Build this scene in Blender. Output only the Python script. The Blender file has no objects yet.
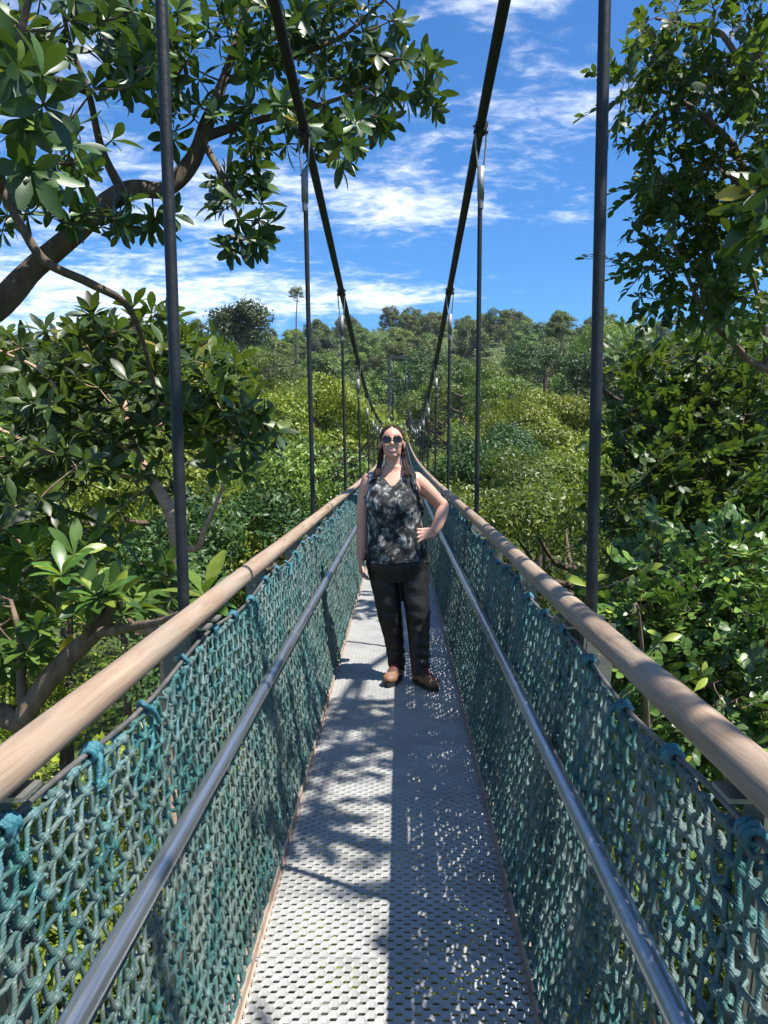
import bpy, math, random
import numpy as np
from mathutils import Vector, Matrix, noise

rad = math.radians
rng = np.random.default_rng(11)
random.seed(5)
scene = bpy.context.scene
COL = scene.collection
PI = math.pi

# ------------------------------------------------------------------ camera
CAM = np.array([0.0, 0.0, 1.5])
FPX = 769.0
cam_d = bpy.data.cameras.new('camera')
cam = bpy.data.objects.new('camera', cam_d)
COL.objects.link(cam)
cam.location = CAM
cam.rotation_euler = (Matrix.Rotation(rad(1.24), 3, 'Z') @ Matrix.Rotation(rad(90 - 4.60), 3, 'X') @ Matrix.Rotation(rad(-0.45), 3, 'Z')).to_euler()
cam_d.sensor_fit = 'VERTICAL'
cam_d.sensor_height = 36.0
cam_d.lens = FPX / 1024 * 36.0
cam_d.clip_end = 3000
cam_d.clip_start = 0.05
scene.camera = cam
CR = np.array(cam.rotation_euler.to_matrix())


def ray(px, py):
    d = CR @ np.array([(px - 384) / FPX, (512 - py) / FPX, -1.0])
    return d


def at(px, py, Y):
    """the point of the place seen at px,py that lies Y metres along the bridge"""
    d = ray(px, py)
    return CAM + d * (Y / d[1])


# ------------------------------------------------------------------ mesh helpers
class MB:
    def __init__(self):
        self.V, self.F, self.M, self.Rn, self.n = [], [], [], [], 0

    def add(self, V, F, mat=0, rnd=0.5):
        V = np.asarray(V, float).reshape(-1, 3)
        F = np.asarray(F, int)
        self.V.append(V)
        self.F.append(F + self.n)
        self.M.append(np.full(len(F), mat, int) if np.isscalar(mat) else np.asarray(mat, int))
        self.Rn.append(np.full(len(F), rnd, float) if np.isscalar(rnd) else np.asarray(rnd, float))
        self.n += len(V)

    def tube(self, pts, r, n=8, mat=0, rnd=0.5, caps=True, flat=1.0):
        P = np.asarray(pts, float)
        r = np.broadcast_to(np.asarray(r, float), (len(P),))
        T = np.gradient(P, axis=0)
        T /= np.linalg.norm(T, axis=1)[:, None] + 1e-12
        ref = np.array([0, 0, 1.0]) if abs(T[0, 2]) < 0.9 else np.array([1.0, 0, 0])
        u = np.cross(T[0], ref); u /= np.linalg.norm(u)
        a = np.arange(n) / n * 2 * PI
        ca, sa = np.cos(a)[:, None], np.sin(a)[:, None] * flat
        V = []
        for i in range(len(P)):
            u = u - T[i] * (u @ T[i]); u /= np.linalg.norm(u) + 1e-12
            w = np.cross(T[i], u)
            V.append(P[i] + r[i] * (ca * u + sa * w))
        V = np.concatenate(V)
        k = np.arange(n); k2 = (k + 1) % n
        F = np.concatenate([np.stack([i * n + k, i * n + k2, (i + 1) * n + k2, (i + 1) * n + k], 1) for i in range(len(P) - 1)])
        self.add(V, F, mat, rnd)
        if caps:
            for i, fl in ((0, 1), (len(P) - 1, 0)):
                o = self.n
                ring = V[i * n:(i + 1) * n]
                VV = np.concatenate([ring, ring.mean(0)[None]])
                FF = np.stack([k, k2, np.full(n, n)], 1)
                if fl:
                    FF = FF[:, ::-1]
                self.add(VV, FF, mat, rnd)

    def box(self, c, s, rot=None, mat=0, rnd=0.5):
        s = np.asarray(s, float) / 2
        V = np.array([[x, y, z] for x in (-1, 1) for y in (-1, 1) for z in (-1, 1)]) * s
        if rot is not None:
            V = V @ np.asarray(rot).T
        F = [[0, 1, 3, 2], [4, 6, 7, 5], [0, 4, 5, 1], [2, 3, 7, 6], [0, 2, 6, 4], [1, 5, 7, 3]]
        self.add(V + np.asarray(c, float), F, mat, rnd)

    def ell(self, c, s, nu=16, nv=10, rot=None, mat=0, rnd=0.5):
        th = np.linspace(0, PI, nv + 1)
        ph = np.arange(nu) / nu * 2 * PI
        V = [[0, 0, 1]]
        for t in th[1:-1]:
            V += [[math.sin(t) * math.cos(p), math.sin(t) * math.sin(p), math.cos(t)] for p in ph]
        V += [[0, 0, -1]]
        V = np.array(V) * np.asarray(s, float)
        if rot is not None:
            V = V @ np.asarray(rot).T
        k = np.arange(nu); k2 = (k + 1) % nu
        Q = [np.stack([1 + i * nu + k, 1 + (i + 1) * nu + k, 1 + (i + 1) * nu + k2, 1 + i * nu + k2], 1) for i in range(nv - 2)]
        V = V + np.asarray(c, float)
        o = self.n
        self.add(V, np.concatenate(Q), mat, rnd)
        last = len(V) - 1
        b = 1 + (nv - 2) * nu
        T = np.concatenate([np.stack([np.zeros(nu, int), 1 + k, 1 + k2], 1), np.stack([np.full(nu, last), b + k2, b + k], 1)])
        self.F.append(T + o)
        self.M.append(np.full(len(T), mat, int)); self.Rn.append(np.full(len(T), rnd, float))

    def struts(self, A, B, r, n=6, mid=None, rnd=None, mat=0):
        A = np.asarray(A, float); B = np.asarray(B, float)
        N = len(A)
        D = B - A
        D /= np.linalg.norm(D, axis=1)[:, None] + 1e-12
        ref = np.where(np.abs(D[:, 2:3]) < 0.9, np.array([[0, 0, 1.0]]), np.array([[1.0, 0, 0]]))
        u = np.cross(D, ref); u /= np.linalg.norm(u, axis=1)[:, None]
        w = np.cross(D, u)
        rings = [A, (A + B) / 2 + (0 if mid is None else mid), B]
        a = np.arange(n) / n * 2 * PI
        off = u[:, None, :] * np.cos(a)[None, :, None] + w[:, None, :] * np.sin(a)[None, :, None]
        rr = np.broadcast_to(np.asarray(r, float), (N,))[:, None, None]
        V = np.stack([c[:, None, :] + off * rr for c in rings], 1).reshape(N, 3 * n, 3)
        k = np.arange(n); k2 = (k + 1) % n
        f = np.concatenate([np.stack([i * n + k, i * n + k2, (i + 1) * n + k2, (i + 1) * n + k], 1) for i in range(2)])
        F = (f[None] + (np.arange(N) * 3 * n)[:, None, None]).reshape(-1, 4)
        rn = np.repeat(rng.random(N) if rnd is None else rnd, len(f))
        self.add(V.reshape(-1, 3), F, mat, rn)

    def polystruts(self, P, r, n=6, rnd=0.5, mat=0):
        """many short bent ropes at once: P is (ropes, points, 3)"""
        P = np.asarray(P, float)
        N, m_, _ = P.shape
        D = P[:, -1] - P[:, 0]
        D /= np.linalg.norm(D, axis=1)[:, None] + 1e-12
        ref = np.where(np.abs(D[:, 0:1]) < 0.9, np.array([[1.0, 0, 0]]), np.array([[0, 1.0, 0]]))
        u = np.cross(D, ref); u /= np.linalg.norm(u, axis=1)[:, None]
        w = np.cross(D, u)
        a = np.arange(n) / n * 2 * PI
        off = u[:, None, :] * np.cos(a)[None, :, None] + w[:, None, :] * np.sin(a)[None, :, None]
        V = P[:, :, None, :] + off[:, None] * r
        k = np.arange(n); k2 = (k + 1) % n
        f = np.concatenate([np.stack([i * n + k, i * n + k2, (i + 1) * n + k2, (i + 1) * n + k], 1) for i in range(m_ - 1)])
        F = (f[None] + (np.arange(N) * m_ * n)[:, None, None]).reshape(-1, 4)
        self.add(V.reshape(-1, 3), F, mat, np.repeat(rnd, len(f)) if not np.isscalar(rnd) else rnd)

    def inst(self, tV, tF, R, pos, scale=None, rnd=None, tr=None, mat=0, tm=None):
        """many copies of a small template (leaves, knots) inside this one mesh"""
        N = len(pos)
        if scale is None:
            scale = np.ones(N)
        V = np.einsum('nij,kj->nki', R, tV) * scale[:, None, None] + pos[:, None, :]
        F = (tF[None] + (np.arange(N) * len(tV))[:, None, None]).reshape(-1, tF.shape[1])
        rn = rng.random(N) if rnd is None else rnd
        rn = rn[:, None] + (np.zeros(len(tF)) if tr is None else tr)[None]
        rn = np.mod(rn, 1.0).reshape(-1)
        m = mat if tm is None else np.tile(tm, N)
        self.add(V.reshape(-1, 3), F, m, rn)

    def mesh(self, name, mats, smooth=True):
        me = bpy.data.meshes.new(name)
        V = np.concatenate(self.V)
        me.vertices.add(len(V))
        me.vertices.foreach_set('co', V.astype(np.float32).ravel())
        lv = np.concatenate([f.ravel() for f in self.F])
        lt = np.concatenate([np.full(len(f), f.shape[1]) for f in self.F])
        ls = np.concatenate([[0], np.cumsum(lt)[:-1]])
        me.loops.add(len(lv))
        me.loops.foreach_set('vertex_index', lv.astype(np.int32))
        me.polygons.add(len(lt))
        me.polygons.foreach_set('loop_start', ls.astype(np.int32))
        me.polygons.foreach_set('material_index', np.concatenate(self.M).astype(np.int32))
        me.polygons.foreach_set('use_smooth', np.full(len(lt), smooth))
        me.update(calc_edges=True)
        at_ = me.attributes.new('rnd', 'FLOAT', 'FACE')
        at_.data.foreach_set('value', np.concatenate(self.Rn).astype(np.float32))
        for m in (mats if isinstance(mats, (list, tuple)) else [mats]):
            me.materials.append(m)
        return me

    def build(self, name, mats, parent=None, smooth=True, loc=None):
        return link(name, self.mesh(name, mats, smooth), parent, loc)


def link(name, data, parent=None, loc=None):
    o = bpy.data.objects.new(name, data)
    COL.objects.link(o)
    if parent is not None:
        o.parent = parent
    if loc is not None:
        o.location = loc
    return o


def tag(o, label=None, cat=None, group=None, kind=None):
    if label: o['label'] = label
    if cat: o['category'] = cat
    if group: o['group'] = group
    if kind: o['kind'] = kind
    return o


def empty(name, loc=(0, 0, 0)):
    o = bpy.data.objects.new(name, None)
    COL.objects.link(o)
    o.location = loc
    o.empty_display_size = 0.2
    return o


def catmull(P, k=6):
    P = np.asarray(P, float)
    Q = np.concatenate([[2 * P[0] - P[1]], P, [2 * P[-1] - P[-2]]])
    out = []
    for i in range(1, len(Q) - 2):
        p0, p1, p2, p3 = Q[i - 1], Q[i], Q[i + 1], Q[i + 2]
        for t in np.arange(k) / k:
            out.append(0.5 * (2 * p1 + (p2 - p0) * t + (2 * p0 - 5 * p1 + 4 * p2 - p3) * t * t + (3 * p1 - p0 - 3 * p2 + p3) * t ** 3))
    out.append(P[-1])
    return np.array(out)


def nrm(v):
    v = np.asarray(v, float)
    return v / (np.linalg.norm(v, axis=-1, keepdims=True) + 1e-12)


def rand_dirs(n):
    return nrm(rng.normal(size=(n, 3)))


def frames(dirs, normals):
    """rotation matrices with local +y = dirs and local +z as near normals as possible"""
    Y = nrm(dirs)
    X = nrm(np.cross(Y, normals))
    Z = np.cross(X, Y)
    return np.stack([X, Y, Z], -1)


# ------------------------------------------------------------------ materials
def mk(name):
    m = bpy.data.materials.new(name)
    m.use_nodes = True
    nt = m.node_tree
    b = nt.nodes['Principled BSDF']
    return m, nt, b


def nd(nt, t, ins=None, **kw):
    n = nt.nodes.new(t)
    for k, v in kw.items():
        setattr(n, k, v)
    for k, v in (ins or {}).items():
        if hasattr(v, 'is_output'):
            nt.links.new(v, n.inputs[k])
        else:
            n.inputs[k].default_value = v
    return n


def ramp(nt, fac, stops):
    n = nt.nodes.new('ShaderNodeValToRGB')
    cr = n.color_ramp
    while len(cr.elements) < len(stops):
        cr.elements.new(0.5)
    for e, (p, c) in zip(cr.elements, stops):
        e.position = p
        e.color = (*c, 1) if len(c) == 3 else c
    nt.links.new(fac, n.inputs[0])
    return n.outputs[0]


def mixc(nt, fac, a, b, blend='MIX'):
    n = nt.nodes.new('ShaderNodeMix')
    n.data_type = 'RGBA'
    n.blend_type = blend
    for sock, v in ((n.inputs[0], fac), (n.inputs[6], a), (n.inputs[7], b)):
        if hasattr(v, 'is_output'):
            nt.links.new(v, sock)
        else:
            sock.default_value = v if not isinstance(v, tuple) or len(v) == 4 else (*v, 1)
    return n.outputs[2]


def objco(nt):
    return nd(nt, 'ShaderNodeTexCoord').outputs['Object']


def noise_t(nt, vec, scale, detail=4, rough=0.55, dist=0.0):
    return nd(nt, 'ShaderNodeTexNoise', {'Vector': vec, 'Scale': scale, 'Detail': detail, 'Roughness': rough, 'Distortion': dist}).outputs[0]


def mapv(nt, vec, scale=(1, 1, 1), rot=(0, 0, 0)):
    return nd(nt, 'ShaderNodeMapping', {'Vector': vec, 'Scale': scale, 'Rotation': rot}).outputs[0]


def bump(nt, b, h, strength=0.3, dist=0.01):
    n = nd(nt, 'ShaderNodeBump', {'Height': h, 'Strength': strength, 'Distance': dist})
    nt.links.new(n.outputs[0], b.inputs['Normal'])


def leaf_mat(name, stops, rough=0.42, trans=0.3, tcol=(0.16, 0.26, 0.03), spec=0.5, hue=0.0):
    m, nt, b = mk(name)
    r = nd(nt, 'ShaderNodeAttribute', attribute_name='rnd').outputs['Fac']
    c = ramp(nt, r, stops)
    geo = nd(nt, 'ShaderNodeTexCoord').outputs['Object']
    n1 = noise_t(nt, geo, 0.55, 3)
    f = nd(nt, 'ShaderNodeMapRange', {'Value': n1, 'From Min': 0.35, 'From Max': 0.65, 'To Min': 0.75, 'To Max': 1.3}).outputs[0]
    oi = nd(nt, 'ShaderNodeObjectInfo').outputs['Random']
    v = nd(nt, 'ShaderNodeMapRange', {'Value': oi, 'To Min': 0.50, 'To Max': 1.38}).outputs[0]
    n2 = noise_t(nt, geo, 19.0, 3)
    bl = nd(nt, 'ShaderNodeMapRange', {'Value': n2, 'From Min': 0.3, 'From Max': 0.7, 'To Min': 0.8, 'To Max': 1.2}).outputs[0]
    f = nd(nt, 'ShaderNodeMath', {0: f, 1: bl}, operation='MULTIPLY').outputs[0]
    f2 = nd(nt, 'ShaderNodeMath', {0: f, 1: v}, operation='MULTIPLY').outputs[0]
    hn = nd(nt, 'ShaderNodeMapRange', {'Value': oi, 'To Min': 0.5 - hue, 'To Max': 0.5 + hue * 0.6}).outputs[0]
    hsv = nd(nt, 'ShaderNodeHueSaturation', {'Color': c, 'Value': f2, 'Hue': hn, 'Saturation': 1.0})
    nt.links.new(hsv.outputs[0], b.inputs['Base Color'])
    b.inputs['Roughness'].default_value = rough
    b.inputs['Specular IOR Level'].default_value = spec
    t = nd(nt, 'ShaderNodeBsdfTranslucent')
    tc = mixc(nt, 0.45, hsv.outputs[0], (*tcol, 1))
    nt.links.new(tc, t.inputs['Color'])
    mx = nd(nt, 'ShaderNodeMixShader', {0: trans, 1: b.outputs[0], 2: t.outputs[0]})
    nt.links.new(mx.outputs[0], nt.nodes['Material Output'].inputs[0])
    return m


def simple(name, col, rough=0.5, metal=0.0, nscale=8.0, namp=0.25, bumpk=0.0, bscale=40.0, spec=0.5, stretch=(1, 1, 1)):
    m, nt, b = mk(name)
    v = mapv(nt, objco(nt), stretch)
    n = noise_t(nt, v, nscale, 6, 0.6)
    dk = tuple(c * (1 - namp) for c in col)
    lt = tuple(min(1, c * (1 + namp)) for c in col)
    c = ramp(nt, n, [(0.3, dk), (0.7, lt)])
    nt.links.new(c, b.inputs['Base Color'])
    b.inputs['Metallic'].default_value = metal
    b.inputs['Specular IOR Level'].default_value = spec
    rr = nd(nt, 'ShaderNodeMapRange', {'Value': n, 'From Min': 0.25, 'From Max': 0.75, 'To Min': max(0, rough - 0.1), 'To Max': min(1, rough + 0.1)}).outputs[0]
    nt.links.new(rr, b.inputs['Roughness'])
    if bumpk:
        bump(nt, b, noise_t(nt, v, bscale, 5), bumpk, 0.01)
    return m


M = {}
# leaves
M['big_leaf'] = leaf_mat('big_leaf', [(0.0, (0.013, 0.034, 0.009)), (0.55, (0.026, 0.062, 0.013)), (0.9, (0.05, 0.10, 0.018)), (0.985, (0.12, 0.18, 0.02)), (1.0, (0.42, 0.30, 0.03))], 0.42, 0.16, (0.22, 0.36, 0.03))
M['young_leaf'] = leaf_mat('young_leaf', [(0.0, (0.05, 0.12, 0.02)), (0.7, (0.10, 0.20, 0.03)), (1.0, (0.34, 0.38, 0.04))], 0.36, 0.3, (0.3, 0.42, 0.03))
M['glossy_leaf'] = leaf_mat('glossy_leaf', [(0.0, (0.022, 0.052, 0.011)), (0.6, (0.052, 0.105, 0.018)), (0.95, (0.10, 0.17, 0.027)), (1.0, (0.2, 0.22, 0.03))], 0.40, 0.18, (0.2, 0.32, 0.03), 0.55)
M['mid_leaf'] = leaf_mat('mid_leaf', [(0.0, (0.048, 0.090, 0.014)), (0.6, (0.122, 0.188, 0.021)), (1.0, (0.22, 0.28, 0.035))], 0.45, 0.3, (0.26, 0.36, 0.03), 0.5, 0.02)
M['lime_leaf'] = leaf_mat('lime_leaf', [(0.0, (0.09, 0.145, 0.014)), (0.6, (0.21, 0.275, 0.022)), (1.0, (0.34, 0.37, 0.04))], 0.45, 0.32, (0.32, 0.4, 0.03), 0.5, 0.015)
M['far_leaf'] = leaf_mat('far_leaf', [(0.0, (0.042, 0.076, 0.017)), (0.6, (0.10, 0.148, 0.026)), (1.0, (0.175, 0.215, 0.042))], 0.55, 0.25, (0.2, 0.28, 0.04), 0.4, 0.03)
M['lit_big_leaf'] = leaf_mat('lit_big_leaf', [(0.0, (0.026, 0.058, 0.012)), (0.5, (0.062, 0.12, 0.02)), (0.85, (0.12, 0.195, 0.03)), (0.985, (0.20, 0.27, 0.03)), (1.0, (0.42, 0.30, 0.03))], 0.42, 0.24, (0.28, 0.42, 0.03))  # brighter copy of big_leaf, the sunlit look put into its colour
M['canopy_leaf'] = leaf_mat('canopy_leaf', [(0.0, (0.030, 0.066, 0.015)), (0.6, (0.068, 0.132, 0.024)), (0.95, (0.12, 0.20, 0.034)), (1.0, (0.24, 0.28, 0.03))], 0.45, 0.3, (0.26, 0.40, 0.03), 0.4)
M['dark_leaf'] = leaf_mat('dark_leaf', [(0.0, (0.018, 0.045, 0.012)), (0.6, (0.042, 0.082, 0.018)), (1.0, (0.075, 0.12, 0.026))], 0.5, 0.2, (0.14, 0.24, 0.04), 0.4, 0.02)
M['bark'] = simple('bark', (0.16, 0.115, 0.085), 0.85, 0, 14, 0.5, 0.9, 30, 0.2, (1, 1, 0.35))
M['pale_bark'] = simple('pale_bark', (0.42, 0.28, 0.20), 0.8, 0, 12, 0.35, 0.7, 30, 0.2, (1, 1, 2.0))
M['dark_bark'] = simple('dark_bark', (0.10, 0.075, 0.056), 0.85, 0, 10, 0.5, 1.0, 26, 0.2, (1, 1, 0.35))
# bridge
M['black_steel'] = simple('black_steel', (0.011, 0.013, 0.016), 0.5, 0.0, 20, 0.35, 0.15, 60, 0.35)
M['cable_steel'] = simple('cable_steel', (0.011, 0.012, 0.014), 0.6, 0.0, 20, 0.35, 0.3, 60, 0.3)
M['galvanised'] = simple('galvanised', (0.135, 0.14, 0.11), 0.6, 0.15, 9, 0.3, 0.12, 40)
M['bolt_steel'] = simple('bolt_steel', (0.3, 0.3, 0.27), 0.4, 0.6, 20, 0.2)
M['clamp_grey'] = simple('clamp_grey', (0.17, 0.175, 0.185), 0.5, 0.2, 25, 0.2)
M['kick_tan'] = simple('kick_tan', (0.36, 0.27, 0.21), 0.7, 0.0, 12, 0.35, 0.3, 50)
M['wire_grey'] = simple('wire_grey', (0.16, 0.15, 0.14), 0.55, 0.5, 20, 0.3)
M['tower_steel'] = simple('tower_steel', (0.02, 0.024, 0.026), 0.6, 0.0, 3, 0.3)

# stainless tube
m, nt, b = mk('stainless')
v = mapv(nt, objco(nt), (60, 1.2, 60))
n = noise_t(nt, v, 3, 6, 0.6)
nt.links.new(ramp(nt, n, [(0.3, (0.42, 0.44, 0.47)), (0.7, (0.62, 0.63, 0.65))]), b.inputs['Base Color'])
b.inputs['Metallic'].default_value = 0.92
nt.links.new(nd(nt, 'ShaderNodeMapRange', {'Value': n, 'From Min': .3, 'From Max': .7, 'To Min': 0.24, 'To Max': 0.4}).outputs[0], b.inputs['Roughness'])
M['stainless'] = m

# weathered timber rail
m, nt, b = mk('rail_timber')
oc = objco(nt)
v = mapv(nt, oc, (16, 1.0, 16))
n1 = noise_t(nt, v, 2.2, 8, 0.65, 0.6)
n2 = noise_t(nt, oc, 3.0, 5, 0.6)
c1 = ramp(nt, n1, [(0.25, (0.12, 0.078, 0.05)), (0.45, (0.265, 0.185, 0.125)), (0.7, (0.38, 0.28, 0.20))])
c2 = mixc(nt, nd(nt, 'ShaderNodeMapRange', {'Value': n2, 'From Min': .42, 'From Max': .7, 'To Min': 0, 'To Max': .55}).outputs[0], c1, (0.30, 0.265, 0.215, 1))
nt.links.new(c2, b.inputs['Base Color'])
b.inputs['Roughness'].default_value = 0.72
b.inputs['Specular IOR Level'].default_value = 0.3
bump(nt, b, n1, 0.5, 0.006)
M['rail_timber'] = m

# rope
m, nt, b = mk('teal_rope')
oc = objco(nt)
r = nd(nt, 'ShaderNodeAttribute', attribute_name='rnd').outputs['Fac']
base = ramp(nt, r, [(0.0, (0.010, 0.045, 0.044)), (0.5, (0.026, 0.092, 0.086)), (0.85, (0.035, 0.13, 0.13)), (1.0, (0.05, 0.18, 0.20))])
n1 = noise_t(nt, oc, 7, 5, 0.6)
n2 = noise_t(nt, oc, 160, 3, 0.6)
w = nd(nt, 'ShaderNodeMapRange', {'Value': n1, 'From Min': .4, 'From Max': .66, 'To Min': 0.0, 'To Max': 0.8}).outputs[0]
w2 = nd(nt, 'ShaderNodeMath', {0: w, 1: nd(nt, 'ShaderNodeMapRange', {'Value': n2, 'From Min': .3, 'From Max': .7, 'To Min': .45, 'To Max': 1.0}).outputs[0]}, operation='MULTIPLY').outputs[0]
c = mixc(nt, w2, base, (0.175, 0.19, 0.165, 1))
nt.links.new(c, b.inputs['Base Color'])
b.inputs['Roughness'].default_value = 0.5
b.inputs['Specular IOR Level'].default_value = 0.45
wv = nd(nt, 'ShaderNodeTexWave', {'Vector': mapv(nt, oc, (1, 1, 1), (0.5, 0.6, 0.2)), 'Scale': 75.0, 'Distortion': 2.0})
bump(nt, b, wv.outputs['Fac'], 0.3, 0.003)
M['teal_rope'] = m
# newer bluer rope of the lashings
M['blue_rope'] = simple('blue_rope', (0.03, 0.14, 0.175), 0.45, 0, 30, 0.4, 0.6, 150)

# expanded metal deck
m, nt, b = mk('deck_metal')
oc = objco(nt)
n1 = noise_t(nt, oc, 3.5, 6, 0.65)
n2 = noise_t(nt, oc, 45, 4, 0.6)
c = ramp(nt, n1, [(0.25, (0.22, 0.215, 0.20)), (0.5, (0.335, 0.335, 0.32)), (0.8, (0.42, 0.42, 0.41))])
c = mixc(nt, nd(nt, 'ShaderNodeMapRange', {'Value': n2, 'From Min': .55, 'From Max': .75, 'To Min': 0, 'To Max': .5}).outputs[0], c, (0.24, 0.21, 0.18, 1))
nt.links.new(c, b.inputs['Base Color'])
b.inputs['Metallic'].default_value = 0.3
b.inputs['Roughness'].default_value = 0.5
M['deck_metal'] = m

# ground
m, nt, b = mk('forest_floor')
oc = objco(nt)
n1 = noise_t(nt, oc, 0.35, 8, 0.65)
n2 = noise_t(nt, oc, 3, 6, 0.65)
c = ramp(nt, n1, [(0.3, (0.035, 0.05, 0.016)), (0.55, (0.06, 0.085, 0.022)), (0.75, (0.08, 0.07, 0.035))])
c = mixc(nt, nd(nt, 'ShaderNodeMapRange', {'Value': n2, 'From Min': .4, 'From Max': .7, 'To Min': 0, 'To Max': .7}).outputs[0], c, (0.05, 0.09, 0.02, 1))
nt.links.new(c, b.inputs['Base Color'])
b.inputs['Roughness'].default_value = 0.95
bump(nt, b, n2, 1.0, 0.3)
M['forest_floor'] = m

# ------------------------------------------------------------------ light
SUN = nrm(np.array([0.47, -0.24, 1.0]))
sun_el = math.asin(SUN[2]); sun_az = math.atan2(SUN[0], SUN[1])
sd = bpy.data.lights.new('sun', 'SUN')
sd.energy = 5.0
sd.angle = rad(0.55)
sd.color = (1.0, 0.955, 0.88)
so = bpy.data.objects.new('sun', sd)
COL.objects.link(so)
so.rotation_euler = Vector(SUN).to_track_quat('Z', 'Y').to_euler()
so.location = (10, -3, 30)

w = bpy.data.worlds.new('World'); scene.world = w
w.use_nodes = True
nt = w.node_tree
bg = nt.nodes['Background']
sky = nd(nt, 'ShaderNodeTexSky', sky_type='NISHITA', sun_disc=False)
sky.sun_elevation = sun_el
sky.sun_rotation = sun_az
sky.altitude = 60
sky.air_density = 1.15
sky.dust_density = 0.25
sky.ozone_density = 3.2
gen = nd(nt, 'ShaderNodeTexCoord').outputs['Generated']
sep = nd(nt, 'ShaderNodeSeparateXYZ', {0: gen})
X, Yv, Z = sep.outputs
mth = lambda op, a, b_=None, c_=None: nd(nt, 'ShaderNodeMath', {k: v for k, v in ((0, a), (1, b_), (2, c_)) if v is not None}, operation=op).outputs[0]
az = mth('ARCTAN2', X, Yv)
el = mth('ARCSINE', Z)


def px_ae(px, py):
    d = nrm(ray(px, py))
    return math.atan2(d[0], d[1]), math.asin(d[2])


zc = mth('ADD', mth('MAXIMUM', Z, 0.0), 0.16)
plane = nd(nt, 'ShaderNodeCombineXYZ', {0: mth('DIVIDE', X, zc), 1: mth('DIVIDE', Yv, zc), 2: 0.0}).outputs[0]
c1 = noise_t(nt, mapv(nt, plane, (1.6, 2.5, 1), (0, 0, 0.25)), 2.6, 9, 0.62, 0.8)
c2 = noise_t(nt, mapv(nt, plane, (2.4, 4.0, 1), (0, 0, -0.35)), 7.0, 8, 0.6, 0.5)
cn = mth('ADD', mth('MULTIPLY', c1, 0.62), mth('MULTIPLY', c2, 0.38))
tot = None
for (px, py, sx, sy, wt) in [(425, 205, 120, 30, .34), (500, 108, 130, 34, .20), (345, 297, 135, 18, .38), (505, 0, 70, 13, .27), (20, 170, 200, 190, .24),
                             (600, 115, 60, 22, .14), (575, 218, 26, 7, .2), (240, 205, 80, 40, .14), (40, 320, 170, 40, .26), (700, -160, 300, 90, .14), (100, -200, 400, 120, .16),  # last two: unseen cloud above the frame, added to whiten the fill
                             (770, 110, 60, 70, .2)]:
    a0, e0 = px_ae(px, py)
    g = mth('ADD', mth('POWER', mth('DIVIDE', mth('SUBTRACT', az, a0), sx / FPX), 2.0), mth('POWER', mth('DIVIDE', mth('SUBTRACT', el, e0), sy / FPX), 2.0))
    g = mth('MULTIPLY', mth('EXPONENT', mth('MULTIPLY', g, -0.7)), wt)
    tot = g if tot is None else mth('ADD', tot, g)
tot = mth('ADD', tot, nd(nt, 'ShaderNodeMapRange', {'Value': Yv, 'From Min': 0.35, 'From Max': -0.2, 'To Min': 0.0, 'To Max': 0.27}).outputs[0])  # more unseen cloud behind the camera, added for a whiter fill light
tot = mth('MINIMUM', tot, 0.38)
dens = mth('ADD', cn, tot)
fac = nd(nt, 'ShaderNodeMapRange', {'Value': dens, 'From Min': 0.68, 'From Max': 1.08, 'To Min': 0.0, 'To Max': 0.95}, interpolation_type='SMOOTHSTEP').outputs[0]
tint = mixc(nt, 1.0, sky.outputs[0], (0.33, 0.70, 1.08, 1), 'MULTIPLY')
cl = mixc(nt, fac, tint, (9.6, 9.9, 10.2, 1))
nt.links.new(cl, bg.inputs[0])
bg.inputs[1].default_value = 0.085

scene.view_settings.view_transform = 'Standard'
scene.view_settings.look = 'None'
scene.view_settings.exposure = 0.98
scene.view_settings.gamma = 1.0
scene.view_settings.use_curve_mapping = False
scene.cycles.max_bounces = 8
scene.cycles.transparent_max_bounces = 8
scene.cycles.diffuse_bounces = 4
scene.cycles.glossy_bounces = 3
scene.cycles.transmission_bounces = 4
scene.cycles.use_denoising = True
scene.cycles.sample_clamp_indirect = 6.0
# ================================================================== the footbridge
BX = -0.042                       # centre line of the bridge
ST0, STEP = 2.17, 3.3             # first hanger pair and their spacing
K0, K1 = -2, 23
Y0, Y1 = ST0 + STEP * K0, ST0 + STEP * K1


def zdeck(y):
    y = np.asarray(y, float)
    return np.where(y > 8, 0.0007 * (y - 8) ** 2, 0.0)


_cy = np.array([-6, 0, 4, 5.4, 8.6, 11.8, 15, 18.2, 21, 24.0])
_cz = np.array([4.95, 4.27, 3.86, 3.71, 3.29, 2.88, 2.60, 2.47, 2.43, 2.42])


def zcable(y):
    y = np.asarray(y, float)
    return np.where(y > 24, 2.42 + 0.00262 * (y - 24) ** 2, np.interp(y, _cy, _cz))


bridge = tag(empty('suspension_footbridge', (BX, 0, 0)),
             'narrow suspension footbridge with teal rope nets, timber handrails and a metal mesh deck', 'footbridge')


def sweep_rect(mb, ys, x0, x1, z0, z1, mat=0):
    ys = np.asarray(ys, float)
    zd = zdeck(ys)
    V = np.stack([np.stack([np.full_like(ys, x), ys, zd + z], 1) for x, z in ((x0, z0), (x1, z0), (x1, z1), (x0, z1))], 1).reshape(-1, 3)
    i = np.arange(len(ys) - 1)[:, None] * 4
    k = np.arange(4)[None]; k2 = (k + 1) % 4
    F = np.stack([i + k, i + k2, i + 4 + k2, i + 4 + k], -1).reshape(-1, 4)
    mb.add(V, F, mat)
    n = len(ys) - 1
    mb.add(V[:4], [[3, 2, 1, 0]], mat); mb.add(V[-4:], [[0, 1, 2, 3]], mat)


YS = np.arange(Y0, Y1 + 0.01, 0.4)

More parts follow.
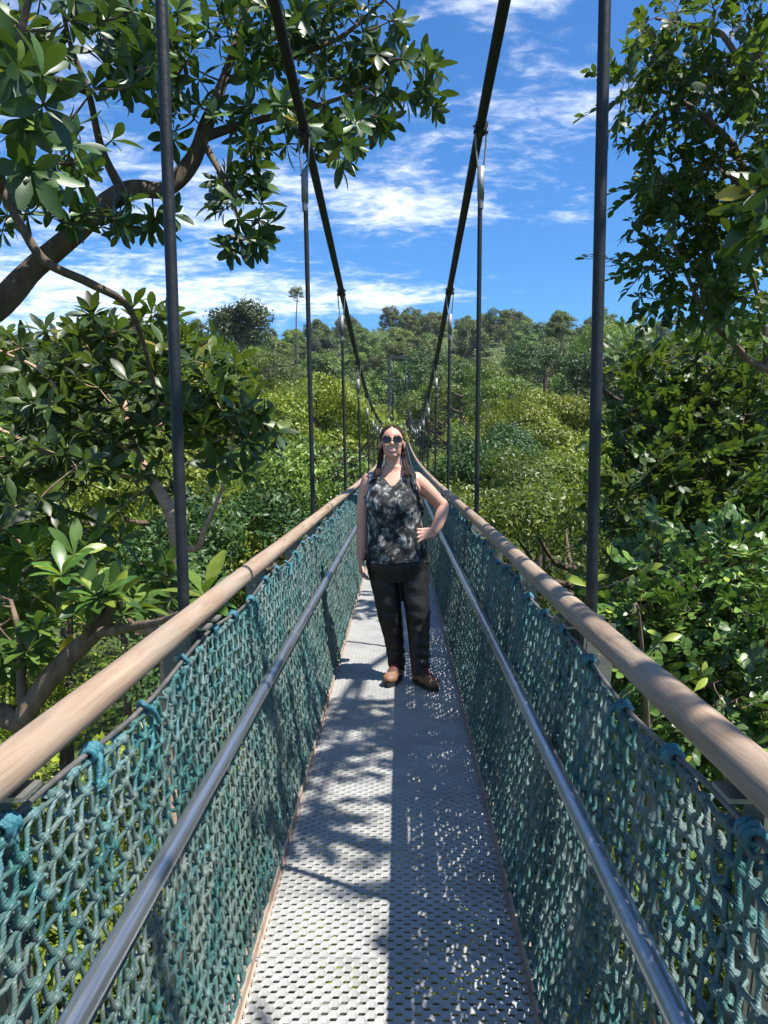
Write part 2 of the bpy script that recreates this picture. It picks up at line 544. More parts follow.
# ---- deck plates: expanded metal, modelled strand by strand
def deck_plate(L=1.65, W=0.79):
    mb = MB()
    T, p = 0.050, 0.0206
    nrow = int(L / p)
    nx = int(W / T)
    xs, ph = [], []
    for j in range(nx + 1):
        for dx, s in ((-0.0075, 1), (0.0075, 1), (T / 2 - 0.0075, -1), (T / 2 + 0.0075, -1)):
            xs.append(-W / 2 + j * T + dx); ph.append(s)
    xs = np.array(xs); ph = np.array(ph)
    o = np.argsort(xs); xs, ph = xs[o], ph[o]
    kk = (xs > -W / 2) & (xs < W / 2)
    xs, ph = xs[kk], ph[kk]
    n = len(xs)
    a = p / 2 - 0.0048
    for i in range(nrow):
        sg = ph * (1 if i % 2 == 0 else -1)
        yc = (i + 0.5) * p + sg * a
        zz = 0.0012 * sg
        # tilted ribbon: front edge low, back edge high
        h, tt = 0.0079, 0.0026
        prof = [(-h, -0.0030), (h, 0.0030), (h, 0.0030 - tt), (-h, -0.0030 - tt)]
        V = np.stack([np.stack([xs, yc + dy, zz + dz - 0.004], 1) for dy, dz in prof], 1).reshape(-1, 3)
        idx = np.arange(n - 1)[:, None] * 4
        k = np.arange(4)[None]; k2 = (k + 1) % 4
        F = np.stack([idx + k, idx + 4 + k, idx + 4 + k2, idx + k2], -1).reshape(-1, 4)
        mb.add(V, F)
    # flat bar round the sheet
    for y in (0.006, L - 0.006):
        mb.box((0, y, -0.011), (W, 0.008, 0.012))
    return mb.mesh('deck_plate', M['deck_metal'], smooth=False)


plate = deck_plate()
y = Y0
while y < Y1 - 0.1:
    o = link('deck_plate', plate, bridge, (0, y, float(zdeck(y)) ))
    o.rotation_euler.x = math.atan2(float(zdeck(y + 1.65) - zdeck(y)), 1.65)
    y += 1.65

for s in (-1, 1):
    mb = MB()
    sweep_rect(mb, YS, s * 0.398, s * 0.432, -0.05, 0.022)
    sweep_rect(mb, YS, s * 0.385, s * 0.398, -0.05, -0.012)
    mb.build('kick_strip', M['kick_tan'], bridge, smooth=False)
    mb = MB()
    sweep_rect(mb, YS, s * 0.33, s * 0.38, -0.15, -0.052)
    mb.build('edge_beam', M['galvanised'], bridge, smooth=False)

# ---- handrails, mid rails
yfine = np.arange(Y0, 24, 0.2)
ylong = np.concatenate([yfine, np.arange(24, Y1 + 0.01, 0.8)])
for s in (-1, 1):
    mb = MB()
    wob = np.array([[noise.noise((yy * 0.55, s * 3.1, 0)), noise.noise((yy * 0.55, s * 3.1, 9))] for yy in ylong]) * 0.006
    P = np.stack([s * 0.526 + wob[:, 0], ylong, zdeck(ylong) + 1.05 + wob[:, 1]], 1)
    rr = 0.0325 + 0.0014 * np.array([noise.noise((yy * 2.1, s * 7, 4)) for yy in ylong])
    # the rail is made of lengths butted together, with a fine gap at each joint
    jl = 3.3
    k = Y0 + (0.45 if s > 0 else 1.9)
    cuts = [Y0] + list(np.arange(k, Y1, jl)) + [Y1]
    for c0, c1 in zip(cuts[:-1], cuts[1:]):
        q = np.concatenate([[c0 + 0.0015], ylong[(ylong > c0 + 0.03) & (ylong < c1 - 0.03)], [c1 - 0.0015]])
        Q = np.stack([np.interp(q, ylong, P[:, i]) for i in range(3)], 1)
        mb.tube(Q, np.interp(q, ylong, rr), 18)
    mb.build('handrail', M['rail_timber'], bridge)

    mb = MB()
    P = np.stack([np.full_like(ylong, s * 0.453), ylong, zdeck(ylong) + 0.65], 1)
    mb.tube(P, 0.0215, 16)
    mr = mb.build('mid_rail', M['stainless'], bridge)
    for yy in np.arange(Y0 + 1.5, 24, 3.2):
        sl = MB()
        sl.tube([(s * 0.453, yy - 0.006, 0.65 + zdeck(yy)), (s * 0.453, yy + 0.006, 0.65 + zdeck(yy))], 0.0224, 16)
        sl.build('sleeve', M['bolt_steel'], mr)

    # top wire of the net, sagging between posts
    yw = np.arange(Y0, Y1, 0.133)
    fr = (yw - ST0) / (STEP / 3)
    sag = 0.030 * np.sin(PI * (fr - np.floor(fr))) ** 2
    mb = MB()
    mb.tube(np.stack([np.full_like(yw, s * 0.522), yw, zdeck(yw) + 0.975 - sag], 1), 0.0055, 6)
    mb.build('top_wire', M['wire_grey'], bridge)

# ---- posts (paired angles at the hangers) with their brackets
def post_mesh():
    mb = MB()
    a = math.atan2(0.085, 1.1)
    rot = np.array([[math.cos(a), 0, math.sin(a)], [0, 1, 0], [-math.sin(a), 0, math.cos(a)]])
    mid = np.array([0.508, 0, 0.47])
    mb.box(mid + (0.0, 0.0, 0), (0.008, 0.062, 1.12), rot)              # flange along the bridge
    mb.box(mid + (0.0415, -0.029, 0), (0.074, 0.007, 1.11), rot)       # flange across
    for z, x in ((0.95, 0.553), (0.90, 0.549), (0.64, 0.525), (0.03, 0.475)):
        for dy in (-0.012, 0.016):
            mb.tube([(x - 0.026, dy, z), (x - 0.018, dy, z)], 0.0075, 6, mat=1)
            mb.tube([(x - 0.018, dy, z), (x + 0.008, dy, z)], 0.004, 6, mat=1)
        mb.tube([(x + 0.03, -0.040, z - .02), (x + 0.03, -0.022, z - .02)], 0.0085, 6, mat=1)
    mb.box((0.530, 0.0, 1.0105), (0.07, 0.06, 0.007), mat=1)
    return mb.mesh('post', [M['galvanised'], M['bolt_steel']], smooth=False)


def bracket_mesh():
    mb = MB()
    mb.tube([(0.512, 0, 0.60), (0.455, 0, 0.60), (0.453, 0, 0.63)], 0.009, 8)
    mb.tube([(0.455, -0.012, 0.634), (0.455, 0.012, 0.634)], 0.012, 8)
    return mb.mesh('rail_bracket', M['bolt_steel'])


pm, brm = post_mesh(), bracket_mesh()
npost = 0
for j in range(K0 * 3, 11 * 3 + 1):
    yy = ST0 + STEP / 3 * j
    for s in (-1, 1):
        for q in ((-0.055, 0.055) if j % 3 == 0 else (0,)):
            if yy > 30 and q > 0:
                continue
            p = link('post', pm, bridge, (0, yy + q, float(zdeck(yy))))
            p.scale = (s, 1, 1)
            npost += 1
            if yy < 20:
                if q <= 0:
                    link('rail_bracket', brm, p)
mb = MB()
mb.box((0, 0, -0.176), (1.04, 0.06, 0.045))
cbm = mb.mesh('cross_beam', M['galvanised'], smooth=False)
for j in range(K0 * 3, K1 * 3 + 1):
    yy = ST0 + STEP / 3 * j
    link('cross_beam', cbm, bridge, (0, yy, float(zdeck(yy))))

# ---- main cables and hangers
for s in (-1, 1):
    yc = np.concatenate([np.arange(-6, 30, 0.4), np.arange(30, 80.6, 1.6)])
    mb = MB()
    zc_ = zcable(yc)
    # smooth the interpolated curve
    for _ in range(6):
        zc_[1:-1] = (zc_[:-2] + 2 * zc_[1:-1] + zc_[2:]) / 4
    mb.tube(np.stack([np.full_like(yc, s * 0.602), yc, zc_], 1), 0.033, 12)
    mb.build('main_cable', M['cable_steel'], bridge)
    for k in range(K0, K1):
        yy = ST0 + STEP * k
        zt = float(np.interp(yy, yc, zc_)); zb = float(zdeck(yy))
        xt, xb = s * 0.607, s * 0.574
        lerp = lambda z: xb + (xt - xb) * (z - zb) / max(zt - zb, .1)
        mb = MB()
        mb.tube([(lerp(zb - 0.06), yy, zb - 0.06), (lerp(zt - 0.5), yy, zt - 0.52)], 0.0165, 10)
        hg = mb.build('hanger', M['black_steel'], bridge)
        if k < 12:
            mb = MB()
            sl_ = (float(np.interp(yy + .1, yc, zc_)) - float(np.interp(yy - .1, yc, zc_))) / .2
            mb.tube([(xt, yy - 0.045, zt - 0.045 * sl_), (xt, yy + 0.045, zt + 0.045 * sl_)], 0.044, 14)
            mb.tube([(xt - 0.05, yy, zt - 0.03), (xt + 0.05, yy, zt - 0.03)], 0.012, 8)
            mb.tube([(xt - 0.052, yy + 0.02, zt + 0.02), (xt + 0.052, yy + 0.02, zt + 0.02)], 0.009, 8)
            mb.build('cable_clamp', M['black_steel'], hg)
            mb = MB()
            for dx in (-0.034, 0.034):
                mb.tube(catmull([(xt + dx * 1.15, yy, zt + 0.01), (xt + dx, yy, zt - 0.12), (xt + dx * 0.55, yy, zt - 0.27)], 4), 0.0065, 8)
            mb.box((xt, yy, zt - 0.37), (0.044, 0.044, 0.22))
            mb.tube([(xt, yy, zt - 0.48), (xt, yy, zt - 0.54)], 0.02, 8)
            mb.build('turnbuckle', M['clamp_grey'], hg)

# ---- rope net panels
def net_surface(s, y):
    fr = y / (STEP / 3)
    sag = 0.030 * np.sin(PI * (fr - np.floor(fr))) ** 2
    x = 0.408 + 0.108 * s ** 0.9 + 0.012 * np.sin(PI * s)
    z = 0.018 + s * 0.948 - sag * s ** 3
    return x, z


_kt = MB()
_kt.ell((0, 0.002, 0), (0.0095, 0.0125, 0.0090), 7, 5)
_kt.ell((0.003, -0.009, 0.002), (0.0080, 0.0085, 0.0080), 6, 4)
KT_V = np.concatenate(_kt.V)
KT_Q = np.concatenate([f for f in _kt.F if f.shape[1] == 4]); KT_T = np.concatenate([f for f in _kt.F if f.shape[1] == 3])
_lp = MB()
_lp.tube([(0.004, -0.019, -0.004), (0.012, -0.009, 0.004), (0.012, 0.006, 0.003), (0.006, 0.017, -0.003), (-0.006, 0.019, -0.005)], 0.0045, 5, caps=False)
LP_V, LP_F = np.concatenate(_lp.V), np.concatenate(_lp.F)


def net_panel(seed, fine=True):
    g = np.random.default_rng(seed)
    mb = MB()
    # brick-like meshes: upright ropes side by side, knotted together in pairs, the pairing shifted from row to row
    nr, nc, lash = 20, 88, 5
    q_ = STEP / nc
    nk = nc // 2
    K = np.zeros((nr, nk + 1, 3))
    cols = np.zeros((nr, nc + 2, 3))
    for r in range(nr):
        sh = 0.006 * math.sin(r * .7)
        yc_ = np.arange(nc + 2) * q_
        jy, js, jx = g.normal(0, 0.0022, nc + 2), g.normal(0, 0.0018, nc + 2), g.normal(0, 0.0025, nc + 2)
        ww = np.array([noise.noise((y_ * 2.2, r * 0.22, seed)) for y_ in yc_]) * 0.016 * math.sin(PI * r / (nr - 1)) * np.sin(PI * np.clip(yc_ / STEP, 0, 1)) ** .5
        for q in (jy, js, jx):
            q[-2:] = q[:2]
        x, z = net_surface(np.full(nc + 2, r / (nr - 1)), yc_ + sh)
        dip = 0.0
        if r >= nr - 4:
            dip = 0.014 * np.abs(np.sin(PI * np.arange(nc + 2) / (2 * lash - 2))) * ((r - (nr - 4) + 1) / 4)
        cols[r] = np.stack([x + jx + ww, yc_ + sh + jy, z + js + ww * .6 - dip], -1)
        o_ = r % 2
        K[r, :nk] = (cols[r, o_:o_ + 2 * nk:2] + cols[r, o_ + 1:o_ + 1 + 2 * nk:2]) / 2
        K[r, nk] = K[r, 0] + (0, STEP, 0)
    S_ = []
    for r in range(nr - 1):
        for i in range(nc):
            def knot(rr_):
                o_ = rr_ % 2
                j = (i - o_) // 2
                return K[rr_, j] if j >= 0 else K[rr_, nk - 1] - (0, STEP, 0)
            k0, k1 = knot(r), knot(r + 1)
            c0, c1 = cols[r, i], cols[r + 1, i]
            d_ = c1 - c0
            S_.append([k0 + (0, 0, .002), k0 * .35 + c0 * .65 + d_ * .10, c0 + d_ * .30, c0 + d_ * .70, k1 * .35 + c1 * .65 - d_ * .10, k1 - (0, 0, .002)])
    S_ = np.array(S_)
    S_[:, 1:5] += g.normal(0, .0010, (len(S_), 4, 3))
    A = S_[:, 2]
    rnd = np.clip(0.42 + 0.30 * np.array([noise.noise((a[1] * 1.3, a[2] * 2.5, seed + 3)) for a in A]) + g.normal(0, 0.16, len(A)) + 0.28 * np.clip((A[:, 2] - 0.55) / 0.4, 0, 1), 0, 0.999)
    if fine:
        mb.polystruts(S_, 0.0046, 6, rnd)
        for r in range(nr):
            a_, b_ = K[r, :-1], K[r, 1:]
            lift = g.normal(0.003, .003, (nk, 1)) * np.array([0, 0, 1.0]) + g.normal(0, .002, (nk, 3))
            H_ = np.stack([a_, a_ * .72 + b_ * .28 + lift * 1.2, a_ * .4 + b_ * .6 - lift, b_], 1)
            mb.polystruts(H_, 0.0047, 6, np.clip(0.42 + 0.30 * np.array([noise.noise((q[1] * 1.3, q[2] * 2.5, seed + 3)) for q in a_]) + g.normal(0, .16, nk), 0, .999))
    else:
        mb.polystruts(S_[:, [0, 2, 3, 5]], 0.0046, 4, rnd)
        for r in range(nr):
            mb.polystruts(np.stack([K[r, :-1], (K[r, :-1] + K[r, 1:]) / 2, K[r, 1:]], 1), 0.0046, 4, 0.4)
    kk = K[:, :-1].reshape(-1, 3)
    n = len(kk)
    rr = np.clip(0.4 + 0.3 * np.array([noise.noise((a[1] * 1.3, a[2] * 2.5, seed + 3)) for a in kk]) + g.normal(0, 0.14, n) + 0.3 * np.clip((kk[:, 2] - 0.55) / 0.4, 0, 1), 0, 0.999)
    ax = g.normal(0, 0.18, (n, 3))
    Rm = np.stack([np.array(Matrix.Rotation(a[0], 3, 'X') @ Matrix.Rotation(a[1], 3, 'Y') @ Matrix.Rotation(a[2], 3, 'Z')) for a in ax])
    sc = g.uniform(0.92, 1.22, n)
    if fine:
        mb.inst(KT_V, KT_Q, Rm, kk, sc, rr)
        mb.inst(KT_V, KT_T, Rm, kk, sc, rr)
        mb.inst(LP_V, LP_F, Rm, kk, sc, rr)
    else:
        V = np.array([[1, 0, 0], [-1, 0, 0], [0, 1, 0], [0, -1, 0], [0, 0, 1], [0, 0, -1]]) * (0.010, 0.015, 0.009)
        F = np.array([[0, 2, 4], [2, 1, 4], [1, 3, 4], [3, 0, 4], [2, 0, 5], [1, 2, 5], [3, 1, 5], [0, 3, 5]])
        mb.inst(V, F, Rm, kk, sc, rr)
    # border rope at the foot and the lashings round the top wire
    yb = np.linspace(0, STEP, 73)
    xb, zb_ = net_surface(np.zeros(73), yb)
    mb.tube(np.stack([xb, yb, zb_ + 0.004 * np.sin(yb * 60)], 1), 0.007, 6, rnd=0.35, caps=False)
    for i in range(0, nk, lash - 1):
        k_ = K[-1, i]
        yw = k_[1] + g.normal(0, .008)
        fr = yw / (STEP / 3)
        wz = 0.975 - 0.030 * math.sin(PI * (fr - math.floor(fr))) ** 2
        if not fine and i % 8:
            continue
        L = [k_, (0.508, k_[1] + .005, (k_[2] + wz) / 2), (0.514, yw - .006, wz + .008), (0.524, yw, wz + .014), (0.532, yw + .006, wz), (0.522, yw + .008, wz - .014), (0.512, yw + 0.018, wz - .004)]
        mb.tube(catmull(L, 3), 0.0062, 6, mat=1, rnd=0.8)
        if fine and g.random() < 0.75:
            c = np.array([0.518, yw, wz])
            t = np.arange(0, 3.2 * 2 * PI, 0.9)
            L = np.stack([c[0] + 0.0115 * np.cos(t), c[1] - 0.022 + t * 0.0022 + g.normal(0, .001, len(t)), c[2] + 0.0115 * np.sin(t)], 1)
            mb.tube(L, 0.0065, 6, mat=1, rnd=0.8)
        if fine and g.random() < 0.3:
            L = [k_ + (0, .01, .01), k_ + (-.016, g.normal(0, .02), 0.012), k_ + (-.020, g.normal(0, .03), -0.03)]
            mb.tube(catmull(L, 3), 0.0058, 6, mat=1, rnd=0.9)
    return mb.mesh('net_panel', [M['teal_rope'], M['blue_rope']])


fine = [net_panel(3), net_panel(17)]
coarse = net_panel(29, False)
for k in range(K0, K1):
    for s in (-1, 1):
        yy = ST0 + STEP * k
        me = fine[(k + (s > 0)) % 2] if k < 5 else coarse
        o = link('rope_net', me, bridge, (0, yy, float(zdeck(yy))))
        o.scale = (s, 1, 1)
        o.rotation_euler.x = math.atan2(float(zdeck(yy + STEP) - zdeck(yy)), STEP)

# ---- the portal at the far end
tw = tag(empty('cable_tower', (BX, 80.6, -4)), 'dark steel portal frame carrying the cables at the far end of the footbridge', 'tower')
for s in (-1, 1):
    mb = MB()
    mb.box((s * 1.1, 0, 1.5), (0.28, 0.3, 27.2))
    mb.build('tower_leg', M['tower_steel'], tw, smooth=False)
for z, h in ((15.2, 0.3), (12.9, 0.22)):
    mb = MB()
    mb.box((0, 0, z - 0.15), (1.92, 0.26, h))
    mb.build('crossbar', M['tower_steel'] if h > .25 else M['galvanised'], tw, smooth=False)
mb = MB()
mb.box((0, 2.2, 7.4), (2.6, 4.6, 0.25))
for s in (-1, 1):
    for yy in (0.3, 1.6, 2.9, 4.2):
        mb.box((s * 1.2, yy, 8.0), (0.06, 0.06, 1.1))
    mb.box((s * 1.2, 2.2, 8.55), (0.07, 4.4, 0.06))
mb.build('landing', M['galvanised'], tw, smooth=False)
# ================================================================== the woman on the bridge
M['skin'], nt, b = mk('skin')
oc = objco(nt)
n1 = noise_t(nt, oc, 9, 4)
sc_ = ramp(nt, n1, [(0.3, (0.50, 0.255, 0.180)), (0.7, (0.59, 0.33, 0.24))])
nt.links.new(sc_, b.inputs['Base Color'])
b.inputs['Roughness'].default_value = 0.55
bump(nt, b, noise_t(nt, oc, 120, 4), 0.15, 0.004)
b.inputs['Subsurface Weight'].default_value = 0.06
b.inputs['Subsurface Radius'].default_value = (0.012, 0.004, 0.002)
M['lip'] = simple('lip', (0.42, 0.13, 0.12), 0.45, 0, 20, 0.15)
M['tooth'] = simple('tooth', (0.72, 0.68, 0.62), 0.35, 0, 20, 0.05)
M['brow'] = simple('brow', (0.09, 0.05, 0.035), 0.7, 0, 20, 0.3)
M['hair'], nt, b = mk('hair')
oc = objco(nt)
hn = noise_t(nt, mapv(nt, oc, (40, 40, 6)), 4, 5)
nt.links.new(ramp(nt, hn, [(0.3, (0.014, 0.008, 0.006)), (0.7, (0.05, 0.026, 0.017))]), b.inputs['Base Color'])
b.inputs['Roughness'].default_value = 0.6
b.inputs['Specular IOR Level'].default_value = 0.2
bump(nt, b, hn, 0.6, 0.004)
# mottled black, grey and white jersey
M['mottled_cloth'], nt, b = mk('mottled_cloth')
oc = objco(nt)
n1 = noise_t(nt, oc, 11, 6, 0.6, 1.4)
n2 = noise_t(nt, mapv(nt, oc, (1, 1, 0.6), (0, 0.6, 0)), 26, 5, 0.65, 1.0)
n3 = nd(nt, 'ShaderNodeMath', {0: nd(nt, 'ShaderNodeMath', {0: n1, 1: 0.62}, operation='MULTIPLY').outputs[0], 1: nd(nt, 'ShaderNodeMath', {0: n2, 1: 0.38}, operation='MULTIPLY').outputs[0]}, operation='ADD').outputs[0]
cc = ramp(nt, n3, [(0.40, (0.008, 0.009, 0.010)), (0.50, (0.03, 0.032, 0.034)), (0.56, (0.15, 0.153, 0.15)), (0.66, (0.60, 0.60, 0.57))])
nt.links.new(cc, b.inputs['Base Color'])
b.inputs['Roughness'].default_value = 0.85
b.inputs['Specular IOR Level'].default_value = 0.2
bump(nt, b, noise_t(nt, oc, 14, 4), 0.5, 0.02)
M['black_cloth'], nt, b = mk('black_cloth')
oc = objco(nt)
n1 = noise_t(nt, mapv(nt, oc, (6, 6, 8), (0.25, 0.4, 0)), 1.6, 5, 0.6, 0.8)
nt.links.new(ramp(nt, n1, [(0.3, (0.006, 0.006, 0.007)), (0.7, (0.012, 0.012, 0.014))]), b.inputs['Base Color'])
b.inputs['Roughness'].default_value = 0.52
b.inputs['Specular IOR Level'].default_value = 0.5
bump(nt, b, n1, 0.35, 0.02)
M['boot_leather'] = simple('boot_leather', (0.20, 0.105, 0.062), 0.62, 0, 18, 0.3, 0.3, 60)
M['boot_collar'] = simple('boot_collar', (0.075, 0.028, 0.024), 0.7, 0, 18, 0.3, 0.3, 60)
M['lace'] = simple('lace', (0.20, 0.035, 0.03), 0.7)
M['sole'] = simple('sole', (0.018, 0.018, 0.018), 0.75, 0, 20, 0.3)
M['lens'] = simple('lens', (0.006, 0.006, 0.008), 0.06, 0, 5, 0.1)
M['strap_web'], nt, b = mk('strap_web')
oc = objco(nt)
ck = nd(nt, 'ShaderNodeTexNoise', {'Vector': oc, 'Scale': 38.0, 'Detail': 2.0})
nt.links.new(ramp(nt, ck.outputs[0], [(0.5, (0.012, 0.012, 0.014)), (0.62, (0.30, 0.29, 0.28))]), b.inputs['Base Color'])
b.inputs['Roughness'].default_value = 0.7

PY = 4.92
person = tag(empty('person', (0, PY, 0)), 'woman in a mottled sleeveless top, black trousers and brown boots, one hand on her hip', 'person')


def remesh(mb, name, mats, parent, voxel, smooth_it=4, displace=None, factor=0.5):
    """fuse the overlapping closed pieces of mb into one continuous surface"""
    me = mb.mesh(name + '_src', mats)
    o = link(name + '_src', me)
    r = o.modifiers.new('r', 'REMESH'); r.mode = 'VOXEL'; r.voxel_size = voxel
    if smooth_it:
        s_ = o.modifiers.new('s', 'SMOOTH'); s_.iterations = smooth_it; s_.factor = factor
    dg = bpy.context.evaluated_depsgraph_get()
    ev = o.evaluated_get(dg)
    out = bpy.data.meshes.new_from_object(ev)
    bpy.data.objects.remove(o); bpy.data.meshes.remove(me)
    out.name = name
    out.materials.clear()
    for m_ in mats:
        out.materials.append(m_)
    n = len(out.vertices)
    co = np.zeros(n * 3, np.float32); out.vertices.foreach_get('co', co); co = co.reshape(-1, 3).astype(float)
    if displace is not None:
        nn = np.zeros(n * 3, np.float32); out.vertices.foreach_get('normal', nn)
        co = displace(co, nn.reshape(-1, 3).astype(float))
        out.vertices.foreach_set('co', co.astype(np.float32).ravel())
    out.polygons.foreach_set('use_smooth', np.ones(len(out.polygons), bool))
    out.polygons.foreach_set('material_index', np.zeros(len(out.polygons), np.int32))
    out.update()
    return link(name, out, parent), co


def loft(mb, secs, n=28, mat=0):
    """secs: z, cx, cy, rx, ry (horizontal super-ellipses) -> closed tube"""
    S = catmull(np.array(secs, float), 4)
    a = np.arange(n) / n * 2 * PI
    c, s_ = np.cos(a), np.sin(a)
    e = 0.86
    X = np.sign(c) * np.abs(c) ** e; Y = np.sign(s_) * np.abs(s_) ** e
    V = np.concatenate([np.stack([q[1] + q[3] * X, q[2] + q[4] * Y, np.full(n, q[0])], 1) for q in S])
    k = np.arange(n); k2 = (k + 1) % n
    F = np.concatenate([np.stack([i * n + k, i * n + k2, (i + 1) * n + k2, (i + 1) * n + k], 1) for i in range(len(S) - 1)])
    mb.add(V, F, mat)
    for i, fl in ((0, 1), (len(S) - 1, 0)):
        ring = V[i * n:(i + 1) * n]
        FF = np.stack([k, k2, np.full(n, n)], 1)
        mb.add(np.concatenate([ring, ring.mean(0)[None]]), FF[:, ::-1] if fl else FF, mat)


HX = -0.050                                  # head centre
torso = [(0.74, -0.022, 0.02, 0.185, 0.135), (0.82, -0.024, 0.02, 0.195, 0.138), (0.90, -0.030, 0.015, 0.180, 0.125),
         (0.98, -0.038, 0.01, 0.160, 0.112), (1.06, -0.042, 0.005, 0.158, 0.112), (1.14, -0.045, 0.0, 0.166, 0.118), (1.22, -0.047, 0.0, 0.172, 0.112),
         (1.29, -0.048, 0.008, 0.172, 0.092), (1.335, -0.049, 0.015, 0.150, 0.072), (1.37, -0.050, 0.018, 0.098, 0.058), (1.40, -0.050, 0.015, 0.060, 0.054)]
body = MB()
loft(body, torso)
for s in (-1, 1):
    body.ell((HX + s * 0.075, -0.070, 1.17), (0.066, 0.050, 0.066))
# neck and head (tilted up a little)
body.tube(catmull([(HX, 0.022, 1.33), (HX, 0.014, 1.40), (HX, 0.006, 1.47)], 4), np.linspace(.054, .047, 9), 18)
hr = np.array(Matrix.Rotation(rad(-7), 3, 'X'))
hc = np.array([HX, -0.012, 1.545])


def hp(x, y, z):
    return hc + hr @ np.array([x, y, z])


body.ell(hp(0, 0.012, 0.028), (0.074, 0.092, 0.083), 24, 16, hr)             # skull
body.ell(hp(0, -0.030, -0.030), (0.059, 0.058, 0.070), 24, 16, hr)           # face
body.ell(hp(0, -0.052, -0.083), (0.030, 0.026, 0.022), 16, 10, hr)           # chin
for s in (-1, 1):
    body.ell(hp(s * 0.036, -0.054, -0.022), (0.023, 0.022, 0.020), 14, 10, hr)   # cheek
    body.ell(hp(s * 0.032, -0.022, -0.066), (0.023, 0.038, 0.024), 14, 10, hr)   # jaw
    body.ell(hp(s * 0.029, -0.070, 0.026), (0.026, 0.014, 0.009), 12, 8, hr)     # brow ridge
    body.ell(hp(s * 0.075, 0.006, -0.010), (0.009, 0.019, 0.030), 12, 8, hr)     # ear
    body.ell(hp(s * 0.012, -0.086, -0.024), (0.009, 0.010, 0.008), 10, 8, hr)    # nostril
body.tube([hp(0, -0.078, 0.018), hp(0, -0.089, 0.0), hp(0, -0.099, -0.018), hp(0, -0.094, -0.024)], [0.009, 0.009, 0.012, 0.010], 10)
body.ell(hp(0, -0.078, -0.052), (0.024, 0.010, 0.012), 14, 8, hr)            # mouth

# arms
def limb(pts, r, k=5, n=16):
    P = catmull(pts, k)
    rr = catmull(np.stack([r, r, r], 1), k)[:, 0]
    body.tube(P, rr, n)
    return P


sR, sL = (-0.198, 0.02, 1.300), (0.100, 0.02, 1.300)
body.ell(sR, (0.055, 0.055, 0.060)); body.ell(sL, (0.055, 0.055, 0.060))
limb([(-0.16, 0.02, 1.31), sR, (-0.232, 0.02, 1.17), (-0.246, 0.018, 1.02), (-0.250, 0.0, 0.92), (-0.256, -0.022, 0.80)], [0.050, 0.054, 0.048, 0.040, 0.037, 0.026])
limb([(0.06, 0.02, 1.31), sL, (0.175, 0.055, 1.235), (0.246, 0.095, 1.160), (0.276, 0.098, 1.135), (0.266, 0.070, 1.090), (0.238, 0.010, 1.02), (0.200, -0.048, 0.972)],
     [0.050, 0.055, 0.050, 0.043, 0.040, 0.041, 0.037, 0.026])


def hand(wrist, d, palm_n, side, curl, spread=0.10, thumb_dir=None, sc=1.0):
    """wrist point, direction of the fingers, palm normal; five separate, bent fingers"""
    w0 = np.array(wrist, float); d = nrm(np.array(d, float)); n = np.array(palm_n, float)
    n = nrm(n - d * (n @ d)); x = np.cross(d, n) * side
    Rm = np.stack([x, d, n], 1)
    P = lambda a, b_, c: w0 + sc * (Rm @ np.array([a, b_, c]))
    for i, t in enumerate((-0.030, -0.010, 0.010, 0.028)):
        body.tube([P(t * 0.55, -0.012, 0), P(t * 0.8, 0.035, 0), P(t, 0.082, 0)], np.array([0.016, 0.0155, 0.0115]) * sc, 10)
    body.ell(P(0, 0.042, 0), np.array((0.036, 0.044, 0.0135)) * sc, 14, 10, Rm)
    for t, L in ((-0.031, 0.058), (-0.0105, 0.074), (0.0105, 0.080), (0.031, 0.072)):
        p = P(t, 0.080, 0); dirn = d + x * t * spread / 0.03
        seg = [p]; a = 0.15 * curl
        for f, da in ((0.45, .45), (0.30, .55), (0.25, .4)):
            a += da * curl
            dv = nrm(dirn) * math.cos(a) + n * math.sin(a)
            p = p + dv * L * f * sc; seg.append(p)
        body.tube(catmull([P(t * 0.9, 0.05, 0)] + seg, 3), np.concatenate([np.full(4, .0105), np.linspace(.0098, .0074, 9)]) * sc, 8)
    td = thumb_dir if thumb_dir is not None else (0.8, 0.75, 0.35)
    tv = nrm(Rm @ np.array(td, float))
    b0 = P(0.022, 0.012, 0.004)
    body.tube(catmull([b0, b0 + tv * 0.036 * sc, b0 + (tv * 0.062 + d * 0.006) * sc, b0 + (tv * 0.078 + d * 0.018) * sc], 3), np.linspace(0.0155, 0.0085, 10) * sc, 8)


# hanging hand: fingers down, palm to the thigh, thumb forward
hand((-0.256, -0.022, 0.805), (0.03, -0.12, -1), (1, -0.1, 0.0), 1, 0.75, 0.06, (0.55, 0.8, 0.25))
# hand on the hip: palm on the waist, fingers pointing to the front, thumb behind
hand((0.200, -0.046, 0.974), (-0.86, -0.50, -0.08), (0.38, 0.9, -0.10), 1, 0.40, 0.34, (-0.75, 0.55, 0.5), 0.98)

# legs and feet inside the clothes
LEG = {-1: [(-0.118, 0.02, 0.82), (-0.110, 0.01, 0.70), (-0.076, -0.010, 0.46), (-0.070, -0.004, 0.42), (-0.048, 0.02, 0.26), (-0.032, 0.03, 0.10)],
       1: [(0.070, 0.02, 0.82), (0.080, -0.005, 0.70), (0.106, -0.035, 0.47), (0.108, -0.03, 0.42), (0.116, -0.045, 0.26), (0.120, -0.07, 0.10)]}
for s in (-1, 1):
    limb(LEG[s], [0.100, 0.092, 0.062, 0.060, 0.055, 0.040])
    p = np.array(LEG[s][-1])
    fd = np.array([-0.35, -1, 0]) if s < 0 else np.array([0.55, -1, 0])
    fd = fd / np.linalg.norm(fd)
    body.tube([p + (0, 0, -0.03) - fd * 0.03, p + (0, 0, -0.055) + fd * 0.06, p + (0, 0, -0.065) + fd * 0.15], [0.036, 0.032, 0.022], 12)

